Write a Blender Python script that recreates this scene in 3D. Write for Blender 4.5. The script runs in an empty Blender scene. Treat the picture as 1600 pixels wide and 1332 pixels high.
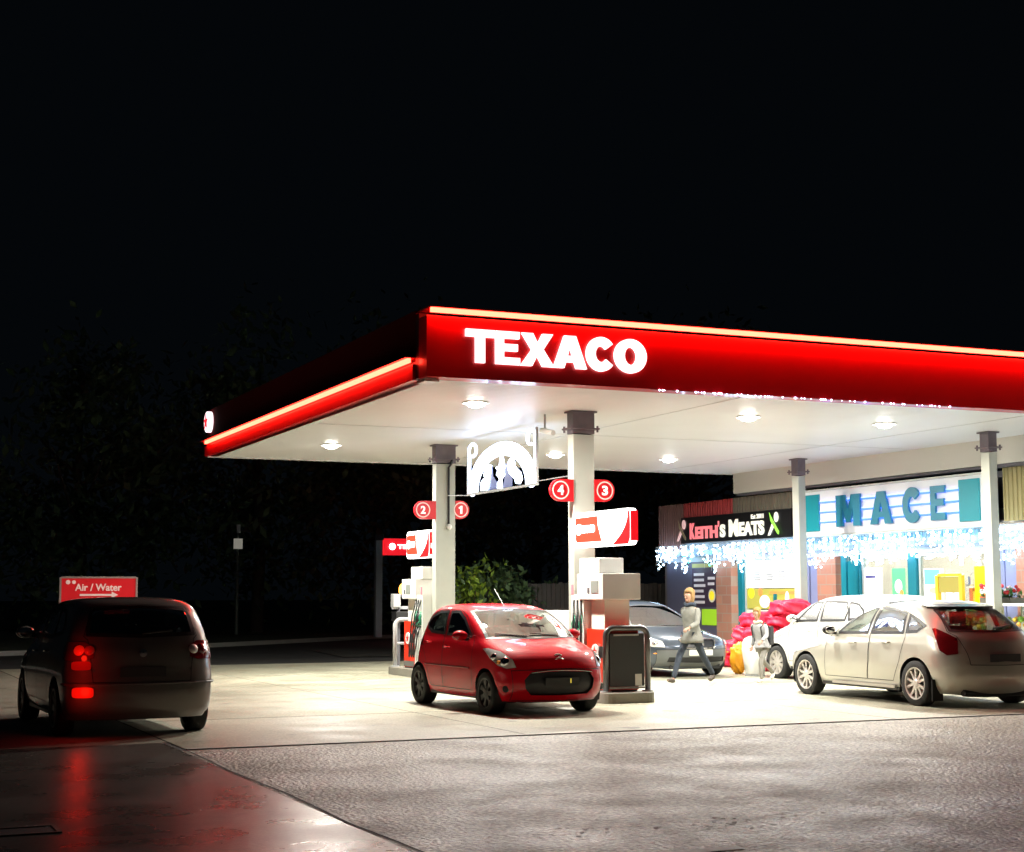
import bpy, bmesh, math, random
from mathutils import Vector, Matrix
from mathutils.geometry import delaunay_2d_cdt
random.seed(7)
PI = math.pi
R = math.radians
sc = bpy.context.scene
col = sc.collection

# ------------------------------------------------------------------ camera
cam_d = bpy.data.cameras.new("camera"); cam = bpy.data.objects.new("camera", cam_d); col.objects.link(cam)
sc.camera = cam
PITCH, ROLL, YAW = R(6.21), R(-0.15), R(23.8)
cy, sy = math.cos(YAW), math.sin(YAW)
r0 = Vector((cy, -sy, 0)); f0 = Vector((sy, cy, 0)); z0 = Vector((0, 0, 1))
F = f0*math.cos(PITCH) + z0*math.sin(PITCH); U = -f0*math.sin(PITCH) + z0*math.cos(PITCH)
Rr = r0*math.cos(ROLL) + U*math.sin(ROLL); Uu = -r0*math.sin(ROLL) + U*math.cos(ROLL)
mw = Matrix.Identity(4)
for i in range(3):
    mw[i][0] = Rr[i]; mw[i][1] = Uu[i]; mw[i][2] = -F[i]
mw[2][3] = 1.6
cam.matrix_world = mw
cam_d.sensor_fit = 'HORIZONTAL'; cam_d.sensor_width = 36; cam_d.lens = 36*2420/1600
cam_d.clip_end = 2000; cam_d.clip_start = 0.1

# ------------------------------------------------------------------ world (night)
w = bpy.data.worlds.new("World"); sc.world = w; w.use_nodes = True
nt = w.node_tree; bg = nt.nodes['Background']
sky = nt.nodes.new('ShaderNodeTexSky'); sky.sky_type = 'NISHITA'; sky.sun_disc = False
sky.sun_elevation = R(-7); sky.sun_rotation = R(200)
ad = nt.nodes.new('ShaderNodeMix'); ad.data_type = 'RGBA'; ad.blend_type = 'ADD'; ad.inputs[0].default_value = 1
nt.links.new(sky.outputs[0], ad.inputs[6]); ad.inputs[7].default_value = (.013, .020, .028, 1)
nt.links.new(ad.outputs[2], bg.inputs[0]); bg.inputs[1].default_value = 0.05
sc.view_settings.view_transform = 'Standard'; sc.view_settings.look = 'None'
sc.view_settings.exposure = 0.85; sc.view_settings.gamma = 1
try:
    sc.cycles.use_denoising = True; sc.cycles.use_light_tree = True
    sc.cycles.sample_clamp_indirect = 6; sc.cycles.max_bounces = 8
    sc.cycles.transparent_max_bounces = 16; sc.cycles.caustics_reflective = False; sc.cycles.caustics_refractive = False
except Exception: pass

LAMP_W = 285       # canopy lamps
STRIP = 14.0        # red light strips

# ------------------------------------------------------------------ materials
MATS = {}
def mat(name, c=(.5,.5,.5), rough=.5, metal=0, coat=0, emit=None, es=1, noise=0, nscale=5, bump=0, bscale=30, ior=1.5, spec=.5, rnoise=0):
    if name in MATS: return MATS[name]
    m = bpy.data.materials.new(name); m.use_nodes = True; t = m.node_tree
    b = t.nodes['Principled BSDF']
    b.inputs['Base Color'].default_value = (*c, 1); b.inputs['Roughness'].default_value = rough
    b.inputs['Metallic'].default_value = metal; b.inputs['Coat Weight'].default_value = coat
    b.inputs['Coat Roughness'].default_value = .04; b.inputs['IOR'].default_value = ior
    b.inputs['Specular IOR Level'].default_value = spec
    if emit: b.inputs['Emission Color'].default_value = (*emit, 1); b.inputs['Emission Strength'].default_value = es
    tc = t.nodes.new('ShaderNodeTexCoord')
    if noise:
        n = t.nodes.new('ShaderNodeTexNoise'); n.inputs['Scale'].default_value = nscale; n.inputs['Detail'].default_value = 6
        t.links.new(tc.outputs['Object'], n.inputs['Vector'])
        mx = t.nodes.new('ShaderNodeMix'); mx.data_type = 'RGBA'
        mx.inputs[6].default_value = (*[v*(1-noise) for v in c], 1); mx.inputs[7].default_value = (*[min(1, v*(1+noise)) for v in c], 1)
        t.links.new(n.outputs['Fac'], mx.inputs[0]); t.links.new(mx.outputs[2], b.inputs['Base Color'])
        if rnoise:
            mr = t.nodes.new('ShaderNodeMapRange'); mr.inputs[1].default_value = .3; mr.inputs[2].default_value = .7
            mr.inputs[3].default_value = rough-rnoise; mr.inputs[4].default_value = rough+rnoise
            t.links.new(n.outputs['Fac'], mr.inputs[0]); t.links.new(mr.outputs[0], b.inputs['Roughness'])
    if bump:
        n2 = t.nodes.new('ShaderNodeTexNoise'); n2.inputs['Scale'].default_value = bscale; n2.inputs['Detail'].default_value = 5
        t.links.new(tc.outputs['Object'], n2.inputs['Vector'])
        bp = t.nodes.new('ShaderNodeBump'); bp.inputs['Strength'].default_value = bump; bp.inputs['Distance'].default_value = .02
        t.links.new(n2.outputs['Fac'], bp.inputs['Height']); t.links.new(bp.outputs[0], b.inputs['Normal'])
    MATS[name] = m
    return m
def glass_mat(name, tint, refl=.12, rough=.02, refl_col=(1,1,1)):
    m = bpy.data.materials.new(name); m.use_nodes = True; t = m.node_tree
    for n in list(t.nodes): t.nodes.remove(n)
    o = t.nodes.new('ShaderNodeOutputMaterial'); tr = t.nodes.new('ShaderNodeBsdfTransparent'); g = t.nodes.new('ShaderNodeBsdfGlossy')
    tr.inputs[0].default_value = (*tint, 1); g.inputs[0].default_value = (*refl_col, 1); g.inputs['Roughness'].default_value = rough
    mx = t.nodes.new('ShaderNodeMixShader'); fr = t.nodes.new('ShaderNodeLayerWeight'); fr.inputs[0].default_value = .35
    mr = t.nodes.new('ShaderNodeMapRange'); mr.inputs[3].default_value = refl; mr.inputs[4].default_value = min(1, refl+.55)
    t.links.new(fr.outputs['Fresnel'], mr.inputs[0]); t.links.new(mr.outputs[0], mx.inputs[0])
    t.links.new(tr.outputs[0], mx.inputs[1]); t.links.new(g.outputs[0], mx.inputs[2]); t.links.new(mx.outputs[0], o.inputs[0])
    MATS[name] = m; return m
def ground_mat(name, c1, c2, rough, rvar, bumps, patch=(0,0,0), patch_amt=0, smallscale=60, stain=None):
    """mottled ground: large soft blotches, fine grain, aggregate bump, damp/dry gloss variation"""
    m = bpy.data.materials.new(name); m.use_nodes = True; t = m.node_tree; b = t.nodes['Principled BSDF']
    tc = t.nodes.new('ShaderNodeTexCoord')
    def nz(scale, det=5, rough_=.6, vec=None):
        n = t.nodes.new('ShaderNodeTexNoise'); n.inputs['Scale'].default_value = scale; n.inputs['Detail'].default_value = det
        n.inputs['Roughness'].default_value = rough_
        t.links.new(vec or tc.outputs['Object'], n.inputs['Vector']); return n
    def mixc(f, a, bb):
        mx = t.nodes.new('ShaderNodeMix'); mx.data_type = 'RGBA'
        t.links.new(f, mx.inputs[0])
        for k, v in ((6, a), (7, bb)):
            if isinstance(v, tuple): mx.inputs[k].default_value = (*v, 1)
            else: t.links.new(v, mx.inputs[k])
        return mx.outputs[2]
    def ramp(f, lo, hi, a=0, bb=1):
        mr = t.nodes.new('ShaderNodeMapRange'); mr.inputs[1].default_value = lo; mr.inputs[2].default_value = hi
        mr.inputs[3].default_value = a; mr.inputs[4].default_value = bb; t.links.new(f, mr.inputs[0]); return mr.outputs[0]
    n1 = nz(.45, 6, .65); n2 = nz(smallscale, 3)
    cc = mixc(ramp(n1.outputs['Fac'], .35, .65), c1, c2)
    fine = mixc(ramp(n2.outputs['Fac'], .4, .62), tuple(v*.72 for v in c1), tuple(min(1, v*1.35) for v in c2))
    ff = t.nodes.new('ShaderNodeValue'); ff.outputs[0].default_value = .45 if smallscale > 30 else .8
    cc = mixc(ff.outputs[0], cc, fine)
    if stain:
        n4 = nz(.8, 4, .5); cc = mixc(ramp(n4.outputs['Fac'], .6, .72, 0, .75), cc, stain)
        n5 = nz(2.3, 2, .4); cc = mixc(ramp(n5.outputs['Fac'], .68, .74, 0, .8), cc, tuple(v*.35 for v in c1))
    t.links.new(cc, b.inputs['Base Color'])
    n3 = nz(.9, 5); t.links.new(ramp(n3.outputs['Fac'], .35, .65, rough-rvar, rough+rvar), b.inputs['Roughness'])
    hn = None; nrm = None
    if smallscale == 22:
        vo = t.nodes.new('ShaderNodeTexVoronoi'); vo.inputs['Scale'].default_value = 26; vo.inputs['Randomness'].default_value = .9
        t.links.new(tc.outputs['Object'], vo.inputs['Vector']); bp = t.nodes.new('ShaderNodeBump'); bp.inputs['Strength'].default_value = .9; bp.inputs['Distance'].default_value = .016; bp.invert = True
        t.links.new(vo.outputs['Distance'], bp.inputs['Height']); nrm = bp.outputs[0]
        fl_ = ramp(vo.outputs['Distance'], .15, .55, 1.15, .60); mxv = t.nodes.new('ShaderNodeMix'); mxv.data_type = 'RGBA'; mxv.blend_type = 'MULTIPLY'; mxv.inputs[0].default_value = 1
        t.links.new(cc, mxv.inputs[6]); t.links.new(fl_, mxv.inputs[7]); sp = t.nodes.new('ShaderNodeSeparateColor'); t.links.new(vo.outputs['Color'], sp.inputs[0])
        cc2 = mixc(ramp(sp.outputs[0], .90, .92, 0, .55), mxv.outputs[2], (.55,.50,.44)); t.links.new(cc2, b.inputs['Base Color'])
    for sc_, st, dist in bumps:
        nb = nz(sc_, 4); bp = t.nodes.new('ShaderNodeBump'); bp.inputs['Strength'].default_value = st; bp.inputs['Distance'].default_value = dist
        t.links.new(nb.outputs['Fac'], bp.inputs['Height'])
        if nrm: t.links.new(nrm, bp.inputs['Normal'])
        nrm = bp.outputs[0]
    t.links.new(nrm, b.inputs['Normal'])
    MATS[name] = m; return m

white_paint = mat('white_paint', (.72,.73,.70), .35, noise=.06, nscale=2)
steel_grey = mat('steel_grey', (.42,.43,.44), .4, noise=.1)
dark_steel = mat('dark_steel', (.10,.095,.11), .5, noise=.2)
black_plastic = mat('black_plastic', (.015,.015,.017), .45)
rubber = mat('rubber', (.012,.012,.012), .8, bump=.2, bscale=60)
chrome = mat('chrome', (.7,.7,.7), .12, metal=1)
alloy = mat('alloy_silver', (.62,.58,.54), .3, metal=.35, coat=.5)
red_panel = mat('red_panel', (.62,.006,.008), .35, coat=.3, noise=.08, nscale=1.5)
soffit = mat('soffit', (.70,.69,.68), .42, noise=.07, nscale=.7)
dark_int = mat('dark_interior', (.03,.03,.032), .8)

# ------------------------------------------------------------------ mesh helpers
ORG = {}
class MB:
    def __init__(s): s.bm = bmesh.new(); s.mi = 0
    def _f(s, vs):
        try:
            f = s.bm.faces.new(vs); f.material_index = s.mi; return f
        except ValueError: return None
    def box(s, x0, x1, y0, y1, z0, z1, M=None):
        P = [Vector((x, y, z)) for z in (z0, z1) for y in (y0, y1) for x in (x0, x1)]
        if M: P = [M @ p for p in P]
        v = [s.bm.verts.new(p) for p in P]
        for q in ((0,2,3,1),(4,5,7,6),(0,1,5,4),(2,6,7,3),(0,4,6,2),(1,3,7,5)): s._f([v[i] for i in q])
        return s
    def prism(s, pts, d, o=(0,0,0), ax='xz'):
        """polygon pts in plane ax, extruded by d along the remaining axis, starting at o"""
        o = Vector(o); m = {'xz': (0,2,1), 'yz': (1,2,0), 'xy': (0,1,2)}[ax]
        A = []; B = []
        for a, b in pts:
            p = Vector((0,0,0)); p[m[0]] = a; p[m[1]] = b; q = p.copy(); q[m[2]] = d
            A.append(s.bm.verts.new(o+p)); B.append(s.bm.verts.new(o+q))
        s._f(A); s._f(B[::-1]); n = len(A)
        for i in range(n): s._f([A[i], B[i], B[(i+1) % n], A[(i+1) % n]])
        return s
    def tube(s, pts, r, n=8, closed=False, taper=None):
        pts = [Vector(p) for p in pts]; rings = []; prev = None
        L = len(pts)
        for i, p in enumerate(pts):
            a = pts[(i-1) % L] if (closed or i > 0) else p; b = pts[(i+1) % L] if (closed or i < L-1) else p
            t = (b-a).normalized() if (b-a).length > 1e-9 else Vector((0,0,1))
            if prev is None:
                up = Vector((0,0,1)) if abs(t.z) < .9 else Vector((1,0,0)); u = t.cross(up).normalized()
            else: u = (prev - t*prev.dot(t)).normalized()
            prev = u; v = t.cross(u)
            rr = r if taper is None else r*(1+(taper-1)*i/(L-1))
            rings.append([s.bm.verts.new(p + (u*math.cos(2*PI*k/n)+v*math.sin(2*PI*k/n))*rr) for k in range(n)])
        for i in range(L if closed else L-1):
            A = rings[i]; B = rings[(i+1) % L]
            for k in range(n): s._f([A[k], A[(k+1) % n], B[(k+1) % n], B[k]])
        if not closed: s._f(rings[0][::-1]); s._f(rings[-1])
        return s
    def lathe(s, prof, o=(0,0,0), ax=(0,0,1), n=24, cap=True):
        """prof: list of (r, h) ; axis from o along ax"""
        ax = Vector(ax).normalized(); o = Vector(o)
        up = Vector((0,0,1)) if abs(ax.z) < .9 else Vector((1,0,0)); u = ax.cross(up).normalized(); v = ax.cross(u)
        rings = [[s.bm.verts.new(o + ax*h + (u*math.cos(2*PI*k/n)+v*math.sin(2*PI*k/n))*r) for k in range(n)] for r, h in prof]
        for A, B in zip(rings, rings[1:]):
            for k in range(n): s._f([A[k], A[(k+1) % n], B[(k+1) % n], B[k]])
        if cap: s._f(rings[0][::-1]); s._f(rings[-1])
        return s
    def ball(s, c, r, sub=1, scale=(1,1,1)):
        m = Matrix.Translation(c) @ Matrix.Diagonal((r*scale[0], r*scale[1], r*scale[2], 1))
        res = bmesh.ops.create_icosphere(s.bm, subdivisions=sub, radius=1, matrix=m)
        for v in res['verts']:
            for f in v.link_faces: f.material_index = s.mi
        return s
    def quad(s, a, b, c, d): s._f([s.bm.verts.new(p) for p in (a, b, c, d)]); return s
    def build(s, name, m, parent=None, smooth=False, bevel=0, fixn=True):
        if fixn: bmesh.ops.recalc_face_normals(s.bm, faces=s.bm.faces)
        if bevel:
            es = [e for e in s.bm.edges if len(e.link_faces) == 2 and e.calc_face_angle(0) > .6]
            bmesh.ops.bevel(s.bm, geom=es, offset=bevel, segments=2, profile=.6, affect='EDGES', clamp_overlap=True)
        me = bpy.data.meshes.new(name); 
        if parent is not None and parent.name in ORG:
            bmesh.ops.translate(s.bm, verts=s.bm.verts, vec=-ORG[parent.name])
        s.bm.to_mesh(me); s.bm.free()
        for mm in (m if isinstance(m, (list, tuple)) else [m]): me.materials.append(mm)
        if smooth: me.shade_smooth()
        return link(name, me, parent)
def link(name, me, parent=None):
    o = bpy.data.objects.new(name, me); col.objects.link(o)
    if parent is not None:
        o.parent = parent
        if parent.name in ORG: ORG[o.name] = ORG[parent.name]
    return o
def smooth_angle(o, deg=35):
    me = o.data
    try: me.shade_smooth(); me.set_sharp_from_angle(angle=R(deg))
    except Exception: pass
def tag(o, label=None, cat=None, group=None, kind=None):
    if label: o['label'] = label
    if cat: o['category'] = cat
    if group: o['group'] = group
    if kind: o['kind'] = kind
    return o
def thing(name, label, cat, loc=(0,0,0), rz=0, group=None, world=True):
    o = bpy.data.objects.new(name, None); col.objects.link(o); o.location = loc; o.rotation_euler = (0,0,rz)
    o.empty_display_size = .1
    tag(o, label, cat, group)
    if world: ORG[o.name] = Vector(loc)
    return o
def bx(name, m, parent, a, bevel=0):
    return MB().box(*a).build(name, m, parent, bevel=bevel)
def copy_tree(o, parent=None):
    c = o.copy(); col.objects.link(c)
    if parent: c.parent = parent
    for ch in list(o.children): copy_tree(ch, c)
    return c
def text_mesh(s, width, height, depth, bold, face, center, m, parent, name='lettering', res=6, bevel=0, spacing=1.0):
    cu = bpy.data.curves.new('txt', 'FONT'); cu.body = s; cu.size = 1; cu.extrude = .5; cu.offset = bold; cu.resolution_u = res
    cu.space_character = spacing
    o = bpy.data.objects.new('txt', cu); col.objects.link(o)
    dg = bpy.context.evaluated_depsgraph_get(); me = bpy.data.meshes.new_from_object(o.evaluated_get(dg))
    bpy.data.objects.remove(o)
    xs = [v.co.x for v in me.vertices]; ys = [v.co.y for v in me.vertices]
    cx_, cy_ = (min(xs)+max(xs))/2, (min(ys)+max(ys))/2; sx, sy_ = width/(max(xs)-min(xs)), height/(max(ys)-min(ys))
    X, Y = {'-y': (Vector((1,0,0)), Vector((0,0,1))), '-x': (Vector((0,-1,0)), Vector((0,0,1))), '+x': (Vector((0,1,0)), Vector((0,0,1)))}[face]
    Z = X.cross(Y); c = Vector(center) - (ORG.get(parent.name, Vector()) if parent else Vector())
    for v in me.vertices:
        v.co = c + X*((v.co.x-cx_)*sx) + Y*((v.co.y-cy_)*sy_) + Z*(v.co.z*depth)
    me.materials.clear(); me.materials.append(m); me.name = name
    return link(name, me, parent)

def at(u, v, **k):
    d = Rr*((u-800)/2420) - Uu*((v-666)/2420) + F
    if 'x' in k: t = k['x']/d.x
    elif 'y' in k: t = k['y']/d.y
    else: t = (k['z']-1.6)/d.z
    return Vector((0,0,1.6)) + d*t

# ------------------------------------------------------------------ ground and roads
tarmac = ground_mat('tarmac_base', (.030,.029,.028), (.045,.043,.040), .75, .1, [(70,.5,.01)])
concrete = ground_mat('forecourt_concrete', (.27,.26,.19), (.44,.425,.325), .50, .14, [(90,.3,.006), (6,.25,.01)], stain=(.22,.17,.10), smallscale=35)
apron = ground_mat('apron_tarmac', (.27,.235,.18), (.48,.44,.34), .46, .12, [(14,.45,.03), (50,.8,.014)], smallscale=22, stain=(.15,.12,.11))
wet = ground_mat('worn_tarmac', (.085,.072,.064), (.13,.115,.10), .30, .07, [(22,.30,.008), (90,.25,.004)], smallscale=45, stain=(.07,.06,.058))
def sheet(name, x0, x1, y0, y1, z, m, nx=1, ny=1):
    b = MB(); b.quad((x0,y0,z),(x1,y0,z),(x1,y1,z),(x0,y1,z)); return tag(b.build(name, m), kind='structure')
g = sheet('ground', -300, 300, -100, 500, -.004, mat('rough_ground', (.035,.037,.030), .9, noise=.3, nscale=.6, bump=.4, bscale=12))
road = MB(); road.quad((-120,30,0.0),(120,30,0.0),(120,120,0.0),(-120,-40,0.0)); road.bm.free()
b = MB(); b.quad((-80,-60,0.0),(60,-60,0.0),(60,75,0.0),(-80,8,0.0)); tag(b.build('road', tarmac), kind='structure')
sheet('forecourt', 3.5, 20.4, 16.3, 35.7, .008, concrete)
sheet('apron', 3.42, 40, -20, 16.22, .008, apron)
sheet('side_lane', -40, 3.42, -20, 17.2, .006, wet)
sheet('forecourt_side', -14, 3.48, 17.22, 35.7, .004, ground_mat('side_concrete', (.21,.20,.15), (.31,.295,.235), .5, .12, [(90,.25,.006), (6,.2,.01)], stain=(.2,.16,.11), smallscale=35))
# drainage channel at the forecourt edge
b = MB(); b.box(3.5, 20.4, 16.225, 16.295, -.01, .004); tag(b.build('drain_channel', mat('channel_dark', (.03,.028,.025), .7)), kind='structure')
b = MB(); b.box(3.5, 20.4, 16.296, 16.37, 0, .016); tag(b.build('channel_edge', mat('channel_edge', (.5,.47,.42), .6, noise=.25, nscale=3)), kind='structure')
b = MB(); x = 3.40
pts = [(3.45+.02*math.sin(i*1.7)+random.uniform(-.012,.012), -2+i*.9) for i in range(22)]
for (a, c), (a2, c2) in zip(pts, pts[1:]): b.quad((a-.009,c,.0125),(a+.010,c,.0125),(a2+.010,c2,.0125),(a2-.009,c2,.0125))
tag(b.build('tarmac_joint', mat('joint_dark', (.02,.018,.016), .8)), kind='structure')
# slab joints in the concrete
b = MB()
for xx in (7.4, 12.6, 17.0): b.box(xx, xx+.015, 16.4, 35.7, 0, .0095)
for yy in (20.1, 25.4, 30.6): b.box(3.5, 20.3, yy, yy+.015, 0, .0100)
tag(b.build('slab_joints', mat('slab_joint', (.16,.14,.12), .8)), kind='structure')
sheet('painted_line', 4.2, 5.35, 8.50, 8.62, .014, mat('old_line', (.55,.54,.5), .6, noise=.3, nscale=9))
# kerb and verge across the road
kp = [(-60, 5.0), (-20, 28.5), (4.67, 43.9), (10.97, 47.9), (17.6, 53.6), (35, 66), (60, 84)]
b = MB()
for (a, c), (a2, c2) in zip(kp, kp[1:]):
    d = Vector((a2-a, c2-c, 0)).normalized(); n = Vector((-d.y, d.x, 0))*.16
    P = [Vector((a,c,0)), Vector((a2,c2,0))]
    lo = [b.bm.verts.new(p) for p in P]; hi = [b.bm.verts.new(p+Vector((0,0,.13))) for p in P]; bk = [b.bm.verts.new(p+n+Vector((0,0,.13))) for p in P]
    b._f([lo[0],lo[1],hi[1],hi[0]]); b._f([hi[0],hi[1],bk[1],bk[0]])
tag(b.build('kerb', mat('kerb_stone', (.30,.29,.26), .7, noise=.2)), kind='structure')
b = MB()
for (a, c), (a2, c2) in zip(kp, kp[1:]):
    d = Vector((a2-a, c2-c, 0)).normalized(); n = Vector((-d.y, d.x, 0))
    A, B_ = Vector((a,c,.12))+n*.16, Vector((a2,c2,.12))+n*.16
    b.quad(A, B_, B_+n*60+Vector((0,0,.3)), A+n*60+Vector((0,0,.3)))
tag(b.build('verge', mat('verge_grass', (.05,.062,.03), .9, noise=.4, nscale=1.3, bump=.6, bscale=20)), kind='structure')
# loose stone chips on the near tarmac
b = MB()
for cx_, cy_, sx, sy_, n in ((5.2,9.5,1.2,.3,45),(6.2,9.6,.6,.25,30),(1.3,11.4,.3,.06,10)):
    for i in range(n):
        x, y = random.gauss(cx_, sx*.5), random.gauss(cy_, sy_*.6); r = random.uniform(.006,.02)
        b.ball((x, y, .008+r*.2), r, 1, (random.uniform(.7,1.5), random.uniform(.7,1.3), random.uniform(.08,.2)))
tag(b.build('gravel', mat('stone_chip', (.75,.70,.66), .6, noise=.3, nscale=2)), 'loose pale stone chips strewn over the rough tarmac', kind='stuff')
dc = thing('drain_cover', 'small dark sunken drain cover in the worn tarmac', 'drain cover', (1.27, 11.2, 0))
MB().box(1.05, 1.5, 11.05, 11.35, .002, .0095).build('grate', mat('iron', (.02,.02,.02), .5, noise=.3), dc)
f_ = MB(); f_.box(1.02,1.05,11.02,11.38,.002,.016).box(1.5,1.53,11.02,11.38,.002,.016).box(1.05,1.5,11.02,11.05,.002,.016).box(1.05,1.5,11.35,11.38,.002,.016)
f_.build('frame', mat('worn_iron', (.22,.2,.17), .4, metal=.6), dc)

# ------------------------------------------------------------------ canopy
ZC = 4.5; X0, X1, Y0, Y1 = 7.22, 20.05, 19.19, 32.18; XF = 24.5
cn = thing('station_canopy', 'large flat forecourt canopy with red lit fascia and white underside', 'canopy', (10.9, 22.0, 0))
# underside: ribbed metal cladding, ribs along x
b = MB(); n = 88; yy0 = 19.5; st = (Y1-yy0)/n
for i in range(n):
    a = yy0+i*st
    for q in ((a, a+st*.86, ZC, ZC), (a+st*.86, a+st*.92, ZC, ZC+.02), (a+st*.92, a+st, ZC+.02, ZC)):
        b.quad((X0+.05,q[0],q[2]),(XF,q[0],q[2]),(XF,q[1],q[3]),(X0+.05,q[1],q[3]))
b.build('soffit', soffit, cn, fixn=False)
b = MB()
for xx in (12.3, 17.9): b.box(xx-.007, xx+.007, 19.5, Y1, ZC-.008, ZC-.002)
b.box(X0+.3, XF, 25.2, 25.22, ZC-.014, ZC-.009); b.build('soffit_trim', mat('trim_grey', (.60,.59,.57), .5), cn)
bx('roof_deck', dark_steel, cn, (X0+.1, XF, 19.4, Y1, ZC+.25, ZC+.8))
bx('rear_fascia', mat('rear_fascia_white', (.6,.6,.58), .5), cn, (X0, X1, Y1, Y1+.08, ZC-.02, ZC+.85))
glow = mat('light_strip', (.8,.1,.05), .4, emit=(1,.034,.018), es=STRIP)
ff = bx('front_fascia', red_panel, cn, (X0, XF, Y0, Y0+.3, ZC, 5.33))
bx('ledge', mat('ledge_red', (.4,.01,.01), .4), ff, (X0, XF, Y0-.16, Y0+.3, 5.415, 5.44))
bx('light_strip', glow, ff, (X0+.01, XF, Y0-.15, Y0-.10, 5.352, 5.412))
lt = mat('letter_white', (.9,.9,.9), .4, emit=(.95,.97,1), es=.9)
# letters drawn as thick block shapes
LET = {
 'T': [[(0,1),(1,1),(1,.78),(.66,.78),(.66,0),(.34,0),(.34,.78),(0,.78)]],
 'E': [[(0,0),(0,1),(.95,1),(.95,.79),(.32,.79),(.32,.62),(.88,.62),(.88,.41),(.32,.41),(.32,.21),(.97,.21),(.97,0)]],
 'X': [[(0,1),(.36,1),(.52,.69),(.68,1),(1.02,1),(.70,.52),(1.05,0),(.68,0),(.50,.33),(.33,0),(-.03,0),(.33,.5)]],
 'M': [[(0,0),(0,1),(.36,1),(.5,.52),(.64,1),(1,1),(1,0),(.72,0),(.72,.6),(.58,.12),(.42,.12),(.28,.6),(.28,0)]],
}
def letter_polys(ch):
    if ch in LET: return LET[ch], None
    if ch == 'A':
        return [[(0,0),(.34,1),(.70,1),(1.04,0),(.71,0),(.65,.19),(.385,.19),(.325,0)]], [(.44,.38),(.60,.38),(.52,.70)]
    if ch in 'CO':
        outer = []; inner = []
        if ch == 'O':
            for i in range(36):
                a = 2*PI*i/36; outer.append((.53+.55*math.cos(a), .5+.535*math.sin(a))); inner.append((.53+.21*math.cos(a), .5+.28*math.sin(a)))
            return [outer], inner
        a0, a1 = R(38), R(322)
        for i in range(30): a = a0+(a1-a0)*i/29; outer.append((.53+.53*math.cos(a), .5+.535*math.sin(a)))
        for i in range(30): a = a1+(a0-a1)*i/29; inner.append((.53+.21*math.cos(a), .5+.25*math.sin(a)))
        return [outer+inner], None
def block_letters(s, widths, x_left, x_right, zb, h, face, fixed, depth, m, parent, gap=.06):
    """thick letters, one mesh part; face '-y' (plane y=fixed) or '-x' (plane x=fixed, text runs toward -y)"""
    b = MB(); tot = sum(widths[c] for c in s) + gap*(len(s)-1); k = abs(x_right-x_left)/tot; cur = 0
    for ch in s:
        polys, hole = letter_polys(ch); W = widths[ch]
        loops = polys + ([hole] if hole else [])
        vs = []; es = []
        for lp in loops:
            o = len(vs); vs += [Vector((a*W*k, c*h)) for a, c in lp]; es += [(o+i, o+(i+1) % len(lp)) for i in range(len(lp))]
        V, E_, Fc, _, _, _ = delaunay_2d_cdt(vs, es, [], 2 if not hole else 0, 1e-6)
        def inside(p, poly):
            c_ = False; j = len(poly)-1
            for i in range(len(poly)):
                (xi, yi), (xj, yj) = poly[i], poly[j]
                if (yi > p[1]) != (yj > p[1]) and p[0] < (xj-xi)*(p[1]-yi)/(yj-yi)+xi: c_ = not c_
                j = i
            return c_
        def pos(p, d):
            if face == '-y': return Vector((x_left+cur*k+p[0], fixed-d, zb+p[1]))
            return Vector((fixed-d, x_left-cur*k-p[0], zb+p[1]))
        V, E_, Fc, _, _, _ = delaunay_2d_cdt(vs, es, [], 0, 1e-6)
        fr = [b.bm.verts.new(pos(p, depth)) for p in V]
        for f in Fc:
            c_ = sum((V[i] for i in f), Vector((0,0)))/len(f); q = (c_.x/(W*k), c_.y/h)
            if inside(q, loops[0]) and not (hole and inside(q, hole)): b._f([fr[i] for i in f])
        for lp in loops:
            P = [Vector((a*W*k, c*h)) for a, c in lp]; n = len(P)
            A = [b.bm.verts.new(pos(p, depth)) for p in P]; B2 = [b.bm.verts.new(pos(p, 0)) for p in P]
            for i in range(n): b._f([A[i], A[(i+1) % n], B2[(i+1) % n], B2[i]])
        cur += W + gap
    bmesh.ops.remove_doubles(b.bm, verts=b.bm.verts, dist=1e-5)
    return b.build('lettering', m, parent)
block_letters('TEXACO', {'T':.80,'E':.70,'X':.88,'A':.93,'C':.82,'O':.88}, 7.77, 10.50, 4.72, .455, '-y', Y0-.004, .05, lt, ff, gap=.035)
# left side fascia: bright red lower lip, light strip, unlit panel above with its shade painted into the red
sf = bx('side_fascia', mat('side_panel_shaded', (.10,.002,.003), .9, spec=.1), cn, (X0, X0+.25, 19.62, Y1+.15, 4.80, 5.46))
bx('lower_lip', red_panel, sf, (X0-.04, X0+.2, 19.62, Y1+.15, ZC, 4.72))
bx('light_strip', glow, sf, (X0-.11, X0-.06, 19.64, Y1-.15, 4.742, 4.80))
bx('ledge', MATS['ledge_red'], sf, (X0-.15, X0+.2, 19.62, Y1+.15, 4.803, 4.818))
bx('fascia_end', mat('fascia_end_dark', (.03,.006,.008), .5), cn, (X0, X0+.25, 19.49, 19.615, ZC+.01, 5.40))
lg = MB(); lg.lathe([(.22,0),(.22,.09),(.20,.10)], (X0-.01, 31.9, 5.19), (-1,0,0), 32)
lo = lg.build('round_logo_sign', mat('logo_lit', (.9,.9,.9), .4, emit=(1,.85,.9), es=.9), cn)
def star(c, r, face, m, parent, d=.012):
    b = MB(); pts = []
    for i in range(10):
        a = PI/2+i*PI/5; rr = r if i % 2 == 0 else r*.42
        pts.append((rr*math.cos(a), rr*math.sin(a)))
    if face == '-x': b.prism([(c[1]-p, c[2]+q) for p, q in pts], -d, (c[0],0,0), 'yz')
    else: b.prism([(c[0]+p, c[2]+q) for p, q in pts], -d, (0,c[1],0), 'xz')
    return b.build('star', m, parent)
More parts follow.
